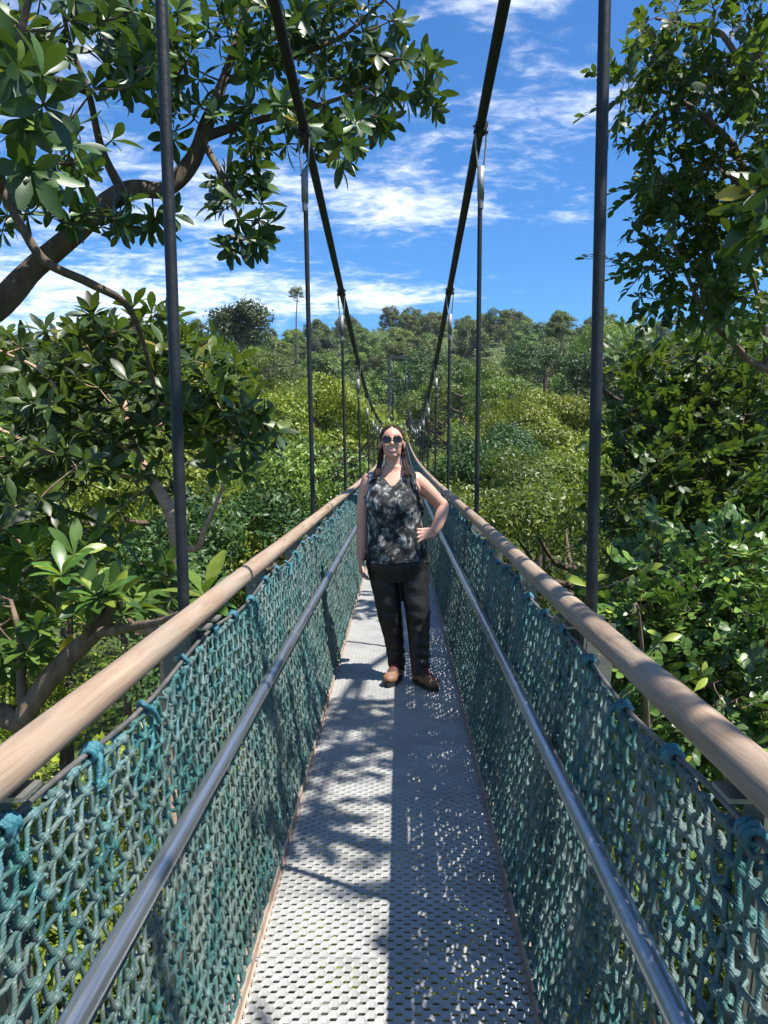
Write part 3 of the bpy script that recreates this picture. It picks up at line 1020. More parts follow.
bobj, co = remesh(body, 'body', [M['skin'], M['lip'], M['tooth'], M['brow']], person, 0.0046, 3)
lp = MB()
for q in (((-.030, -.0440), (-.015, -.0492), (0, -.0505), (.015, -.0492), (.030, -.0440)), ((-.029, -.0450), (-.015, -.0600), (0, -.0640), (.015, -.0600), (.029, -.0450))):
    lp.tube(catmull([hp(x_, -0.0880 + 15 * x_ * x_, z_) for x_, z_ in q], 4), 0.8 * np.array([.0015, .0022, .003, .0036, .004, .0042, .0044, .0044, .0044, .0044, .0044, .0042, .004, .0036, .003, .0022, .0015]), 8)
lp.build('lips', M['lip'], person)
tt = MB()
tt.ell(hp(0, -0.0835, -0.0555), (0.0215, 0.0055, 0.0062), 14, 8, hr)
tt.build('teeth', M['tooth'], person)

# ---- hair, brows, braids
hb = MB()
hb.ell(hp(0, 0.022, 0.039), (0.080, 0.092, 0.081), 28, 18, hr)
hb.ell(hp(0, 0.034, 0.020), (0.079, 0.090, 0.090), 28, 18, hr)
hb.ell(hp(0, 0.060, 0.0), (0.078, 0.062, 0.085), 24, 16, hr)
for s in (-1, 1):
    hb.tube(catmull([hp(s * 0.014, -0.038, 0.104), hp(s * 0.046, -0.030, 0.088), hp(s * 0.068, -0.010, 0.036), hp(s * 0.073, 0.022, -0.020), hp(s * 0.070, 0.040, -0.070)], 4), np.linspace(0.007, 0.014, 17), 10)


def comb(co_, nn):
    l = (co_ - hc) @ hr
    an = np.arctan2(l[:, 0], l[:, 2] + 0.02)
    part = np.exp(-(l[:, 0] / 0.006) ** 2) * (l[:, 2] > 0.04) * 0.004
    return co_ + nn * (0.0006 * np.sin(an * 60) - part)[:, None]


remesh(hb, 'hair', [M['hair']], person, 0.0042, 3, comb)
for s in (-1, 1):
    bb = MB()
    path = catmull([hp(s * 0.070, 0.034, -0.060), (HX + s * 0.076, 0.010, 1.435), (HX + s * 0.084, -0.040, 1.400), (HX + s * 0.094, -0.082, 1.368), (HX + s * 0.098, -0.100, 1.335)], 8)
    for i, p in enumerate(path[:-2]):
        f = 1 - 0.35 * i / len(path)
        off = 0.008 * (1 if i % 2 else -1)
        bb.ell(p + (off * .8, -0.003, 0), (0.012 * f, 0.011 * f, 0.015 * f), 10, 8, np.array(Matrix.Rotation(0.6 * (1 if i % 2 else -1), 3, 'Y')))
    bb.tube([path[-3], path[-1] - (0, 0, 0.02)], [0.010, 0.004], 8)
    bb.build('braid', M['hair'], person)
eb = MB()
for s in (-1, 1):
    eb.tube(catmull([hp(s * 0.012, -0.083, 0.033), hp(s * 0.030, -0.083, 0.040), hp(s * 0.050, -0.068, 0.033)], 4), 0.0032, 6)
eb.build('eyebrows', M['brow'], person)
# eyes, behind the glasses
ey = MB()
for s in (-1, 1):
    ey.ell(hp(s * 0.030, -0.074, 0.012), (0.011, 0.010, 0.008), 12, 8, hr)
ey.build('eyes', M['tooth'], person)

# ---- sunglasses
sg = MB()
fr = MB()
for s in (-1, 1):
    t = np.linspace(0, 2 * PI, 29)
    lx, lz = 0.0265 * np.sign(np.cos(t)) * np.abs(np.cos(t)) ** .8, 0.0215 * np.sign(np.sin(t)) * np.abs(np.sin(t)) ** .8
    cx_ = s * 0.033
    ring = np.array([hp(cx_ + a, -0.099 + 1.9 * (cx_ + a) ** 2 * 1.6, 0.008 + c_) for a, c_ in zip(lx, lz)])
    fr.tube(ring, 0.0028, 8, caps=False)
    V = np.concatenate([ring[:-1], hp(cx_, -0.103 + 1.9 * cx_ ** 2 * 1.6, 0.008)[None], ring[:-1] + hr @ np.array([0, .003, 0])])
    k = np.arange(28); k2 = (k + 1) % 28
    sg.add(V, np.concatenate([np.stack([k, k2, np.full(28, 28)], 1)]), 0)
    fr.tube(catmull([hp(s * 0.059, -0.088, 0.013), hp(s * 0.074, -0.06, 0.012), hp(s * 0.080, 0.0, 0.008), hp(s * 0.079, 0.02, -0.004)], 4), 0.0024, 6)
fr.tube(catmull([hp(-0.008, -0.100, 0.014), hp(0, -0.103, 0.017), hp(0.008, -0.100, 0.014)], 3), 0.0026, 8)
go = fr.build('sunglasses', M['sole'], person)
sg.build('lens', M['lens'], go)

# ---- sleeveless top: a V neck, a loose hem, draped from the bust
def cloth_grid(secs, nu, nv, fn):
    S = catmull(np.array(secs, float), nv)
    a = np.arange(nu) / nu * 2 * PI
    c, s_ = np.cos(a), np.sin(a)
    X_ = np.sign(c) * np.abs(c) ** .86; Y_ = np.sign(s_) * np.abs(s_) ** .86
    V = np.stack([np.stack([q[1] + q[3] * X_, q[2] + q[4] * Y_, np.full(nu, q[0])], 1) for q in S])
    return fn(V, a)


top_secs = [(0.790, -0.026, 0.012, 0.205, 0.150), (0.86, -0.029, 0.010, 0.200, 0.145), (0.92, -0.033, 0.008, 0.188, 0.138), (0.99, -0.039, 0.005, 0.176, 0.130), (1.06, -0.043, 0.003, 0.172, 0.128),
            (1.14, -0.046, 0.0, 0.178, 0.130), (1.22, -0.048, 0.0, 0.182, 0.124), (1.29, -0.049, 0.008, 0.182, 0.104), (1.338, -0.050, 0.015, 0.160, 0.083), (1.372, -0.050, 0.018, 0.108, 0.068), (1.395, -0.050, 0.016, 0.072, 0.064)]


def drape(V, a):
    x, y_, z = V[..., 0], V[..., 1].copy(), V[..., 2].copy()
    frontm = np.clip(-np.sin(a), 0, 1)[None, :]
    for s in (-1, 1):
        d2 = ((x - (HX + s * 0.078)) / 0.070) ** 2
        up = np.exp(-((z - 1.165) / 0.062) ** 2) * (z >= 1.165) + (z < 1.165) * np.exp(-((z - 1.165) / 0.115) ** 2)
        y_ -= 0.062 * np.exp(-d2) * up * frontm
    y_ -= 0.012 * np.exp(-((z - 0.95) / .12) ** 2) * frontm
    f = np.clip((1.12 - z) / 0.3, 0, 1)
    w_ = 0.007 * f * np.sin(a * 9 + 2.0 * np.sin(z * 14)) + 0.004 * np.sin(a * 5 + z * 34)
    V = np.stack([x + w_ * np.cos(a)[None], y_ + w_ * np.sin(a)[None], z + 0.006 * np.sin(a * 4)[None] * (z < 0.80)], -1)
    return V


V = cloth_grid(top_secs, 200, 16, drape)
nv_, nu_ = V.shape[:2]
k = np.arange(nu_); k2 = (k + 1) % nu_
F = np.concatenate([np.stack([i * nu_ + k, i * nu_ + k2, (i + 1) * nu_ + k2, (i + 1) * nu_ + k], 1) for i in range(nv_ - 1)])
Vf = V.reshape(-1, 3)
fc = Vf[F].mean(1)
dx = np.abs(fc[:, 0] - HX)
cut = (fc[:, 1] < 0.0) & (dx < 0.085) & (fc[:, 2] > 1.262 + dx * 1.15)
cut |= (fc[:, 1] >= 0) & (dx < 0.085) & (fc[:, 2] > 1.345)
cut |= (fc[:, 2] > 1.385)
cut |= (dx > 0.148) & (fc[:, 2] > 1.205) & (np.abs(fc[:, 1] - .01) < 0.075)
Fk = F[~cut]
from collections import Counter
ec = Counter(tuple(sorted((int(f[i_]), int(f[(i_ + 1) % 4])))) for f in Fk for i_ in range(4))
nb = {}
for (e0, e1), c_ in ec.items():
    if c_ == 1 and min(Vf[e0, 2], Vf[e1, 2]) > 0.85:
        nb.setdefault(e0, []).append(e1); nb.setdefault(e1, []).append(e0)
for _ in range(24):                                   # a clean neckline and armholes
    new = {v_: (Vf[v_] * 2 + Vf[q_[0]] + Vf[q_[1]]) / 4 for v_, q_ in nb.items() if len(q_) == 2}
    for v_, c_ in new.items():
        Vf[v_] = c_
tp = MB()
tp.add(Vf, Fk)
to = tp.build('tank_top', M['mottled_cloth'], person)
sol = to.modifiers.new('thickness', 'SOLIDIFY'); sol.thickness = 0.004; sol.offset = 1

# ---- trousers
tr = MB()
loft(tr, [(0.66, -0.018, 0.016, 0.150, 0.120), (0.74, -0.022, 0.016, 0.200, 0.146), (0.80, -0.024, 0.016, 0.203, 0.146), (0.86, -0.027, 0.014, 0.194, 0.138), (0.93, -0.032, 0.012, 0.178, 0.126)])
WID = {-1: [0.112, 0.102, 0.080, 0.077, 0.066, 0.057, 0.056], 1: [0.112, 0.100, 0.082, 0.079, 0.070, 0.062, 0.061]}
for s in (-1, 1):
    L = LEG[s] + [tuple(np.array(LEG[s][-1]) + (0.0, 0.0, -0.025))]
    L = [np.array(p) for p in L]
    P = catmull(L, 6)
    rr = catmull(np.stack([WID[s]] * 3, 1), 6)[:, 0]
    tr.tube(P, rr, 22)


def folds(co_, nn):
    x, y_, z = co_.T
    out = np.zeros(len(co_))
    for (zc0, sp, am, fr_) in ((0.62, .13, .0030, 62), (0.42, .10, .0038, 75), (0.17, .10, .0075, 95)):
        ph = np.sign(x + 0.0) * 1.3 + x * 18 + y_ * 26
        out += am * np.exp(-((z - zc0) / sp) ** 2) * np.sin(z * fr_ + ph) * (0.6 + 0.4 * np.sin(x * 40 + z * 9))
    out += np.array([noise.noise((a_ * 9, b_ * 9, c_ * 6)) for a_, b_, c_ in co_]) * 0.006
    return co_ + nn * out[:, None]


remesh(tr, 'trousers', [M['black_cloth']], person, 0.0075, 5, folds)
wb = MB()

# ---- hiking boots
for s in (-1, 1):
    p = np.array(LEG[s][-1]); 
    fd = np.array([-0.32, -1, 0]) if s < 0 else np.array([0.60, -1, 0])
    fd = fd / np.linalg.norm(fd); sd_ = np.array([-fd[1], fd[0], 0])
    g0 = np.array([p[0], p[1], 0.0]) + fd * 0.02
    Q = lambda f, u_, z: g0 + fd * f + sd_ * u_ + np.array([0, 0, z])
    Rf = np.stack([sd_ * -1, fd, np.array([0, 0, 1.0])], 1)
    Rf[:, 0] = np.cross(Rf[:, 1], Rf[:, 2])
    b1 = MB()
    b1.ell(Q(-0.035, 0, 0.055), (0.042, 0.050, 0.055), 18, 12, Rf)
    b1.ell(Q(0.045, 0, 0.055), (0.043, 0.090, 0.050), 18, 12, Rf)
    b1.ell(Q(0.115, 0, 0.045), (0.048, 0.065, 0.038), 18, 12, Rf)
    b1.tube([Q(-0.028, 0, 0.05), Q(-0.022, 0, 0.11), Q(-0.022, 0, 0.145)], [0.045, 0.046, 0.050], 16)
    bo, _ = remesh(b1, 'boot', [M['boot_leather'], M['boot_collar']], person, 0.006, 3,
                   lambda c_, n_: np.stack([c_[:, 0], c_[:, 1], np.maximum(c_[:, 2], 0.018)], 1))
    npb = len(bo.data.polygons)
    cb = np.zeros(npb * 3, np.float32); bo.data.polygons.foreach_get('center', cb); cb = cb.reshape(-1, 3)
    fcoord = (cb - g0) @ fd
    bo.data.polygons.foreach_set('material_index', ((cb[:, 2] > 0.085) | ((fcoord > 0.02) & (fcoord < 0.085) & (cb[:, 2] > 0.066))).astype(np.int32))
    so_ = MB()
    a = np.linspace(0, 2 * PI, 33)[:-1]
    fx = 0.042 + 0.140 * np.cos(a)
    wdt = (0.044 + 0.008 * np.clip(np.cos(a), 0, 1)) * np.sin(a) * (1 - 0.10 * np.exp(-((np.cos(a) + .1) / .3) ** 2))
    lo = np.array([Q(f, u_, 0.003) for f, u_ in zip(fx, wdt)]); hi = np.array([Q(f, u_, 0.028) for f, u_ in zip(fx, wdt)])
    Vs = np.concatenate([lo, hi, [Q(.042, 0, .003)], [Q(.042, 0, .028)]])
    k = np.arange(32); k2 = (k + 1) % 32
    so_.add(Vs, np.stack([k, k2, 32 + k2, 32 + k], 1))
    so_.add(Vs, np.concatenate([np.stack([k2, k, np.full(32, 64)], 1), np.stack([32 + k, 32 + k2, np.full(32, 65)], 1)]))
    so_.build('sole', M['sole'], bo, smooth=False)
    lc = MB()
    for i in range(5):
        f = 0.082 - i * 0.017; z = 0.085 + i * 0.011
        lc.tube(catmull([Q(f, -0.026, z - .010), Q(f - .006, 0, z + .010), Q(f - .012, 0.026, z - .004)], 3), 0.0032, 6)
    lc.build('laces', M['lace'], bo)

# ---- bag worn on her back, its strap over one shoulder
bag = tag(empty('shoulder_bag', (-0.02, PY + 0.22, 1.05)), "black bag on the woman's back with a patterned strap over one shoulder", 'bag')
bb = MB()
bb.ell((0, 0.02, 0.02), (0.125, 0.07, 0.17), 24, 16)
bb.box((0, 0.05, -0.03), (0.17, 0.07, 0.2))
bgo, _ = remesh(bb, 'pouch', [M['black_cloth']], bag, 0.009, 4)
st = MB()
off = np.array([0.02, -0.22, -1.05])
P = catmull(np.array([(0.030, 0.11, 1.24), (0.038, 0.075, 1.355), (0.048, 0.02, 1.388), (0.062, -0.055, 1.352), (0.085, -0.098, 1.28), (0.112, -0.085, 1.20), (0.136, -0.02, 1.12), (0.120, 0.10, 1.05)]) , 6) + off
st.tube(P, 0.018, 12, flat=0.35)
st.build('strap', M['strap_web'], bag)
# ================================================================== ground
def ground_h(x, y):
    x = np.asarray(x, float); y = np.asarray(y, float)
    h = -15.5 + 60.5 * np.clip((y - 56) / 244, 0, 1) ** 1.03
    h = h + 3.0 * np.clip((np.abs(x) - 8) / 30, 0, 1) * np.clip(1 - y / 90, 0, 1)
    h = h - 0.10 * np.clip(y - 308, 0, 500)
    h = h + 2.2 * np.sin(x * 0.031 + 0.7) * np.clip((y - 60) / 100, 0, 1) + 1.2 * np.sin(x * 0.07 + y * 0.05)
    h = h - 0.028 * np.clip(np.abs(x) - 60, 0, 400) * np.clip((y - 80) / 100, 0, 1)
    return h


xs = np.concatenate([np.linspace(-460, -130, 12)[:-1], np.linspace(-130, 130, 88), np.linspace(130, 460, 12)[1:]])
ys = np.concatenate([np.linspace(-150, -30, 8)[:-1], np.linspace(-30, 340, 120), np.linspace(340, 470, 8)[1:]])
gx, gy = np.meshgrid(xs, ys)
gz = ground_h(gx, gy) + np.array([noise.noise((a * 0.12, b_ * 0.12, 0)) for a, b_ in zip(gx.ravel(), gy.ravel())]).reshape(gx.shape) * 0.9
nx_, ny_ = len(xs), len(ys)
i = (np.arange(ny_ - 1)[:, None] * nx_ + np.arange(nx_ - 1)[None]).ravel()
gm = MB()
gm.add(np.stack([gx, gy, gz], -1).reshape(-1, 3), np.stack([i, i + 1, i + nx_ + 1, i + nx_], 1))
tag(gm.build('forest_ground', M['forest_floor']), kind='structure')

# ================================================================== leaves
def leaf_tpl(L, Wd, rows, p=1.5, fold=0.25, droop=0.25, cols=2):
    """a leaf blade along +y, upper side +z, base at 0; widest near the tip when p > 1"""
    t = np.linspace(0, 1, rows + 1)
    w_ = Wd / 2 * np.sin(PI * np.clip(t, 0, 1) ** p) ** 0.85
    t = t.copy()
    w_[0] = Wd * 0.03
    w_[-1] = w_[-2] * (0.30 if p > 1.15 else .12)
    c = np.linspace(-1, 1, cols + 1)
    V = np.array([[w_[k] * u_, L * t[k], abs(u_) * w_[k] * fold - droop * L * t[k] ** 2] for k in range(rows + 1) for u_ in c])
    n = cols + 1
    F = np.array([[k * n + j, k * n + j + 1, (k + 1) * n + j + 1, (k + 1) * n + j] for k in range(rows) for j in range(cols)])
    return V, F


BIG_V, BIG_F = leaf_tpl(1.0, 0.36, 5, 1.55, 0.22, 0.22)
MIDL_V, MIDL_F = leaf_tpl(1.0, 0.42, 3, 1.1, 0.2, 0.2)


def spray_tpl(seed, n=12, L=0.32, leaf=0.088, wid=0.62):
    """a twig along +y with leaves to both sides (small-leaved trees)"""
    g = np.random.default_rng(seed)
    mb = MB()
    lv, lf = leaf_tpl(leaf, leaf * wid, 3, 1.2, 0.18, 0.18)
    pos, D, N_ = [], [], []
    for k in range(n):
        t = (k + 0.6) / n
        p = np.array([0.02 * math.sin(t * 5), L * t, -0.06 * t * t])
        a = (1 if k % 2 else -1) * g.uniform(0.5, 1.15) * (1 - 0.6 * t)
        d = np.array([math.sin(a), math.cos(a), g.normal(-0.1, 0.35)])
        pos.append(p); D.append(d); N_.append(nrm(np.array([g.normal(0, .45), g.normal(0, .45), 1])))
    R_ = frames(np.array(D), np.array(N_))
    mb.inst(lv, lf, R_, np.array(pos), g.uniform(.75, 1.15, n), g.random(n))
    mb.tube([(0, -0.02, 0), (0.01, L * .5, -.015), (0.0, L * .95, -.055)], [0.0045, 0.0035, 0.002], 3, mat=1, caps=False)
    V = np.concatenate(mb.V); F = np.concatenate(mb.F); Mi = np.concatenate(mb.M); Rn = np.concatenate(mb.Rn)
    return V, F, Mi, Rn


SPRAYS = [spray_tpl(s) for s in range(4)]


def sprays(mb, pos, axis, size, tpls=SPRAYS, up=None):
    n = len(pos)
    which = rng.integers(0, len(tpls), n)
    nn = nrm(np.array([0, 0, 1.0]) + rng.normal(0, 0.45, (n, 3))) if up is None else up
    R_ = frames(axis, nn)
    for k, (V, F, Mi, Rn) in enumerate(tpls):
        q = which == k
        if q.any():
            mb.inst(V, F, R_[q], pos[q], size[q], rng.random(q.sum()), Rn, tm=Mi)


def rosettes(mb, pos, axis, size, k0=8, k1=13, mat=0):
    P_, D_, N_, S_ = [], [], [], []
    for p, a, s in zip(pos, nrm(axis), size):
        u_ = nrm(np.cross(a, (0.3, 0.2, 1) if abs(a[2]) < .9 else (1, 0, 0))); v_ = np.cross(a, u_)
        n = rng.integers(k0, k1); ph0 = rng.random() * 6.28
        for i_ in range(n):
            t = i_ / n
            ph = ph0 + i_ * 2.4
            th = rad(28 + 68 * t + rng.normal(0, 9))
            r_ = math.cos(ph) * u_ + math.sin(ph) * v_
            d = math.cos(th) * a + math.sin(th) * r_
            nn = math.sin(th) * a - math.cos(th) * r_
            nn = nn + rng.normal(0, .18, 3) + (0, 0, 0.15)
            P_.append(p - a * 0.05 * t * s); D_.append(d + (0, 0, -0.10)); N_.append(nn)
            S_.append(s * (0.62 + 0.5 * math.sin(PI * min(1, t + .25))) * rng.uniform(.8, 1.15))
    mb.inst(BIG_V, BIG_F, frames(np.array(D_), np.array(N_)), np.array(P_), np.array(S_), None, None, mat)


# ================================================================== branches
class Tree:
    """limbs given as curves; targets (twig ends) are joined to the nearest wood by twigs of their own"""
    def __init__(self, k=7, rscale=1.0):
        self.mb = MB(); self.nodes = []; self.k = k; self.rs = rscale

    def limb(self, pts, radii, n=10, rough=0.10):
        P = catmull(np.array(pts, float), self.k)
        rr = catmull(np.stack([radii] * 3, 1), self.k)[:, 0]
        P = P + np.array([[noise.noise(tuple(q * 1.7)), noise.noise(tuple(q * 1.7 + 9)), noise.noise(tuple(q * 1.7 + 31))] for q in P]) * rr[:, None] * 1.2
        rr = rr * (1 + rough * np.array([noise.noise(tuple(q * 4.0 + 3)) for q in P]))
        self.mb.tube(P, rr, n)
        self.nodes.append(P)
        return P

    def grow(self, T, sag=0.12, r0=0.006, rl=0.010, rmax=0.05, n=5):
        nodes = np.concatenate(self.nodes)
        T = np.asarray(T, float)
        d = np.min(np.linalg.norm(T[:, None] - nodes[None], axis=2), 1)
        dirs = np.zeros_like(T)
        cap = np.zeros((len(nodes) + len(T) * 4, 3)); cap[:len(nodes)] = nodes; m_ = len(nodes)
        for i_ in np.argsort(d):
            t = T[i_]
            dd = np.linalg.norm(cap[:m_] - t, axis=1)
            a = cap[np.argmin(dd)]; L = dd.min()
            mid = (a + t) / 2 + rng.normal(0, .10, 3) * L + np.array([0, 0, -sag * L])
            q = np.array([(1 - s_) ** 2 * a + 2 * s_ * (1 - s_) * mid + s_ * s_ * t for s_ in (0, .25, .5, .75, 1)])
            rb = min(rmax, r0 + rl * L)
            self.mb.tube(q, np.linspace(rb, r0 * 0.7, 5), n, caps=False)
            cap[m_:m_ + 4] = q[1:]; m_ += 4
            dirs[i_] = nrm(t - q[3])
        return dirs


def blobs(spec):
    """clusters of twig ends: (px, py, half width, half height, distance, depth spread, count)"""
    out = []
    for px, py, sx, sy, Y, dY, n in spec:
        for _ in range(n):
            while True:
                a, b_ = rng.uniform(-1, 1, 2)
                if a * a + b_ * b_ < 1: break
            out.append(at(px + a * sx, py + b_ * sy, Y + rng.uniform(-dY, dY)))
    return np.array(out)


def add_tree(name, label, crown, crown_mats, wood, bark, base, group=None, cat='tree'):
    t = tag(empty(name, base), label, cat, group)
    for mb in (crown, wood):
        for q in range(len(mb.V)):
            mb.V[q] = mb.V[q] - np.array(base)
    crown.build('crown', crown_mats, t)
    wood.build('trunk', bark, t)
    return t


# ---- A: the big-leaved tree whose limb crosses the top left of the view
A = Tree()
tA = A.limb([(-6.2, 7.6, -15.0), (-5.8, 7.0, -8), (-5.4, 6.5, -2.5), (-4.9, 6.0, 0.6), at(-90, 372, 5.7), at(0, 302, 5.7), at(58, 254, 5.8), at(122, 198, 5.9), at(165, 190, 6.0), at(190, 165, 6.05), at(203, 128, 6.1), at(222, 80, 6.2), at(238, 30, 6.3), at(252, -50, 6.4)],
            [.30, .27, .24, .17, .105, .092, .082, .074, .062, .064, .058, .038, .030, .020], 14, 0.16)
A.limb([at(122, 198, 5.9), at(102, 150, 5.7), at(88, 92, 5.5), at(70, 40, 5.4), at(58, -30, 5.3)], [.040, .028, .022, .017, .012])
A.limb([at(-60, 120, 4.9), at(0, 187, 4.9), at(20, 222, 4.95), at(48, 262, 5.0), at(95, 286, 5.2), at(128, 308, 5.5), at(148, 360, 6.0), at(158, 400, 6.3)], [.036, .030, .028, .030, .028, .023, .017, .012])
A.limb([(-4.9, 6.0, 0.6), (-4.6, 5.4, 3.2), at(-60, 120, 4.9)], [.12, .06, .036])
A.limb([at(197, 140, 6.1), at(250, 122, 6.2), at(310, 108, 6.4), at(370, 85, 6.5)], [.044, .030, .020, .012])
A.limb([at(222, 80, 6.2), at(285, 60, 6.4), at(345, 35, 6.5), at(385, 0, 6.6)], [.030, .024, .018, .012])
A.limb([at(205, 150, 6.0), at(228, 185, 5.8), at(238, 215, 5.7)], [.030, .018, .012])
A.limb([at(88, 92, 5.5), at(40, 75, 4.6), at(10, 70, 4.0)], [.028, .018, .012])
A.limb([at(0, 187, 4.9), at(-10, 120, 4.2), at(15, 60, 3.8), at(30, 0, 3.7)], [.04, .03, .022, .016])
TA = blobs([(75, 45, 95, 55, 5.0, .6, 50), (15, 125, 38, 75, 3.3, .35, 12), (85, 145, 50, 35, 4.2, .3, 8), (165, 35, 60, 42, 5.7, .5, 32), (255, 35, 55, 42, 6.3, .5, 36), (345, 45, 62, 48, 6.7, .5, 46), (398, 85, 42, 46, 6.7, .4, 22),
             (335, 138, 55, 32, 6.6, .4, 24), (265, 112, 42, 38, 6.2, .4, 20), (243, 188, 30, 30, 5.8, .3, 17), (248, 236, 24, 20, 5.7, .2, 10), (185, 112, 40, 40, 5.8, .3, 14), (70, 205, 65, 24, 5.4, .3, 12), (140, 222, 42, 17, 5.9, .2, 9), (20, 215, 25, 30, 5.2, .3, 5),
             (-90, 60, 80, 150, 4.8, .9, 40), (200, -80, 260, 70, 5.8, .8, 60)])
dA = A.grow(TA, 0.10, .006, .011, .03)
cA = MB()
rosettes(cA, TA, dA * 0.9 + np.array([0, 0, 0.2]) + rng.normal(0, .3, TA.shape), rng.uniform(.135, .20, len(TA)), 8, 12)
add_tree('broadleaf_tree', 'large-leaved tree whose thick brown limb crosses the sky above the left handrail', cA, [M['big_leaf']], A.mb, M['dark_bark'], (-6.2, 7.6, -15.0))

# ---- B1: big-leaved tree standing left of the bridge behind the first hanger
B = Tree()
B.limb([(-2.9, 8.2, -14.5), (-2.7, 8.3, -8), at(168, 640, 8.3), at(170, 585, 8.3), at(174, 545, 8.3), at(168, 510, 8.4), at(150, 478, 8.6), at(134, 450, 8.8), at(129, 425, 9.0), at(120, 380, 9.2), at(112, 335, 9.3)], [.20, .17, .085, .082, .08, .07, .058, .05, .042, .032, .02], 12, .2)
B.limb([at(174, 545, 8.3), at(198, 548, 8.2), at(206, 530, 8.1), at(225, 480, 8.0), at(235, 430, 8.0)], [.05, .036, .028, .016, .010])
B.limb([at(150, 478, 8.6), at(90, 470, 8.6), at(40, 450, 8.7), at(-20, 420, 8.8)], [.045, .035, .03, .02])
B.limb([at(129, 425, 9.0), at(175, 400, 8.8), at(220, 385, 8.6)], [.035, .025, .015])
B.limb([at(134, 450, 8.8), at(85, 420, 9.0), at(40, 370, 9.2), at(0, 350, 9.3)], [.04, .03, .022, .014])
B.limb([at(168, 640, 8.3), at(100, 610, 7.9), at(40, 560, 7.6), at(0, 520, 7.4)], [.07, .05, .04, .02])
TB = blobs([(45, 365, 70, 38, 9.2, .8, 62), (130, 338, 62, 32, 9.3, .7, 52), (185, 370, 40, 35, 9.0, .6, 26), (100, 425, 90, 50, 9.0, .9, 80), (215, 405, 52, 48, 8.4, .6, 44), (30, 485, 60, 60, 8.2, .7, 44), (238, 440, 38, 36, 8.0, .4, 22),
             (120, 480, 60, 30, 8.8, .6, 16), (20, 560, 50, 50, 7.4, .6, 24), (-90, 430, 80, 90, 8.5, 1, 50), (90, 545, 40, 25, 7.8, .5, 12)])
dB = B.grow(TB, 0.08, .006, .011, .03)
cB = MB()
rosettes(cB, TB, dB * 0.6 + np.array([0.08, -0.08, 0.5]) + rng.normal(0, .25, TB.shape), rng.uniform(.20, .29, len(TB)), 8, 12)
add_tree('broadleaf_tree', 'leafy large-leaved tree with a pinkish bare stem rising behind the first left hanger rod', cB, [M['lit_big_leaf']], B.mb, M['pale_bark'], (-2.9, 8.2, -14.5))

# ---- B2: the leaning tree just below the left handrail
D = Tree()
D.limb([(-3.9, 5.6, -14.5), (-3.6, 5.6, -7), at(-20, 800, 5.4), at(25, 715, 5.3), at(62, 665, 5.3), at(92, 634, 5.3), at(112, 600, 5.3)], [.16, .14, .085, .075, .07, .06, .035], 12, .2)
D.limb([at(80, 645, 5.3), at(96, 600, 5.0), at(98, 575, 5.0)], [.03, .02, .012])
D.limb([at(92, 634, 5.3), at(150, 622, 4.8), at(190, 610, 4.3), at(204, 597, 4.2)], [.04, .026, .018, .013])
D.limb([at(25, 715, 5.3), at(20, 650, 5.4), at(10, 600, 5.6)], [.04, .03, .015])
TD = blobs([(40, 590, 60, 40, 6.0, .5, 20), (105, 612, 34, 22, 5.2, .3, 9), (25, 655, 38, 30, 5.6, .4, 9), (150, 585, 45, 20, 6.2, .4, 8), (-60, 620, 60, 80, 5.6, .6, 24), (60, 555, 50, 20, 6.2, .4, 9)])
dD = D.grow(TD, 0.05, .006, .011, .03)
cD = MB()
rosettes(cD, TD, dD * 0.6 + np.array([0.05, -0.05, 0.6]) + rng.normal(0, .2, TD.shape), rng.uniform(.19, .26, len(TD)), 8, 13)
TD2 = np.array([at(205, 597, 4.15), at(98, 598, 4.9), at(62, 575, 5.3)])
D.grow(TD2, .05)
rosettes(cD, TD2, np.array([[.1, -.3, 1], [0, -.3, 1], [0, -.2, 1]]), np.array([.25, .24, .24]), 12, 15, 1)
add_tree('broadleaf_tree', 'leaning brown trunk with rosettes of big leaves close below the left handrail', cD, [M['lit_big_leaf'], M['young_leaf']], D.mb, M['bark'], (-3.9, 5.6, -14.5))

# ---- G: small-leaved tree filling the top right corner
G = Tree()
G.limb([(5.6, 8.4, -14.5), (5.5, 8.2, -6), (5.1, 7.6, 0), (4.7, 7.0, 2.6), (4.4, 6.6, 4.6), (4.1, 6.3, 6.6), (3.8, 6.2, 8.5)], [.26, .23, .19, .15, .11, .07, .03], 12, .15)
G.limb([(5.1, 7.6, 0), (4.6, 7.0, 1.6), at(768, 372, 6.9), at(740, 350, 6.8), at(708, 318, 6.7), at(690, 285, 6.7), at(672, 240, 6.7)], [.08, .05, .032, .026, .022, .017, .010])
G.limb([at(768, 372, 6.9), at(765, 330, 6.8), at(752, 270, 6.7), at(742, 230, 6.7)], [.03, .02, .015, .01])
G.limb([(4.4, 6.6, 4.6), at(775, 175, 6.5), at(728, 140, 6.4), at(680, 100, 6.4), at(630, 78, 6.6)], [.07, .04, .028, .02, .01])
G.limb([(4.1, 6.3, 6.6), at(770, 40, 6.2), at(715, 30, 6.2), at(655, 18, 6.4)], [.05, .03, .02, .01])
G.limb([(4.7, 7.0, 2.6), at(790, 250, 6.7), at(735, 180, 6.6), at(690, 160, 6.6)], [.05, .03, .018, .01])
G.limb([(4.1, 6.3, 6.6), (3.2, 5.0, 6.2), (2.4, 3.8, 5.6), (1.8, 3.0, 4.7), (1.45, 2.5, 4.3)], [.05, .04, .03, .018, .010])
G.limb([(2.4, 3.8, 5.6), (2.0, 2.2, 5.0), (1.7, 1.0, 4.7)], [.026, .018, .01])
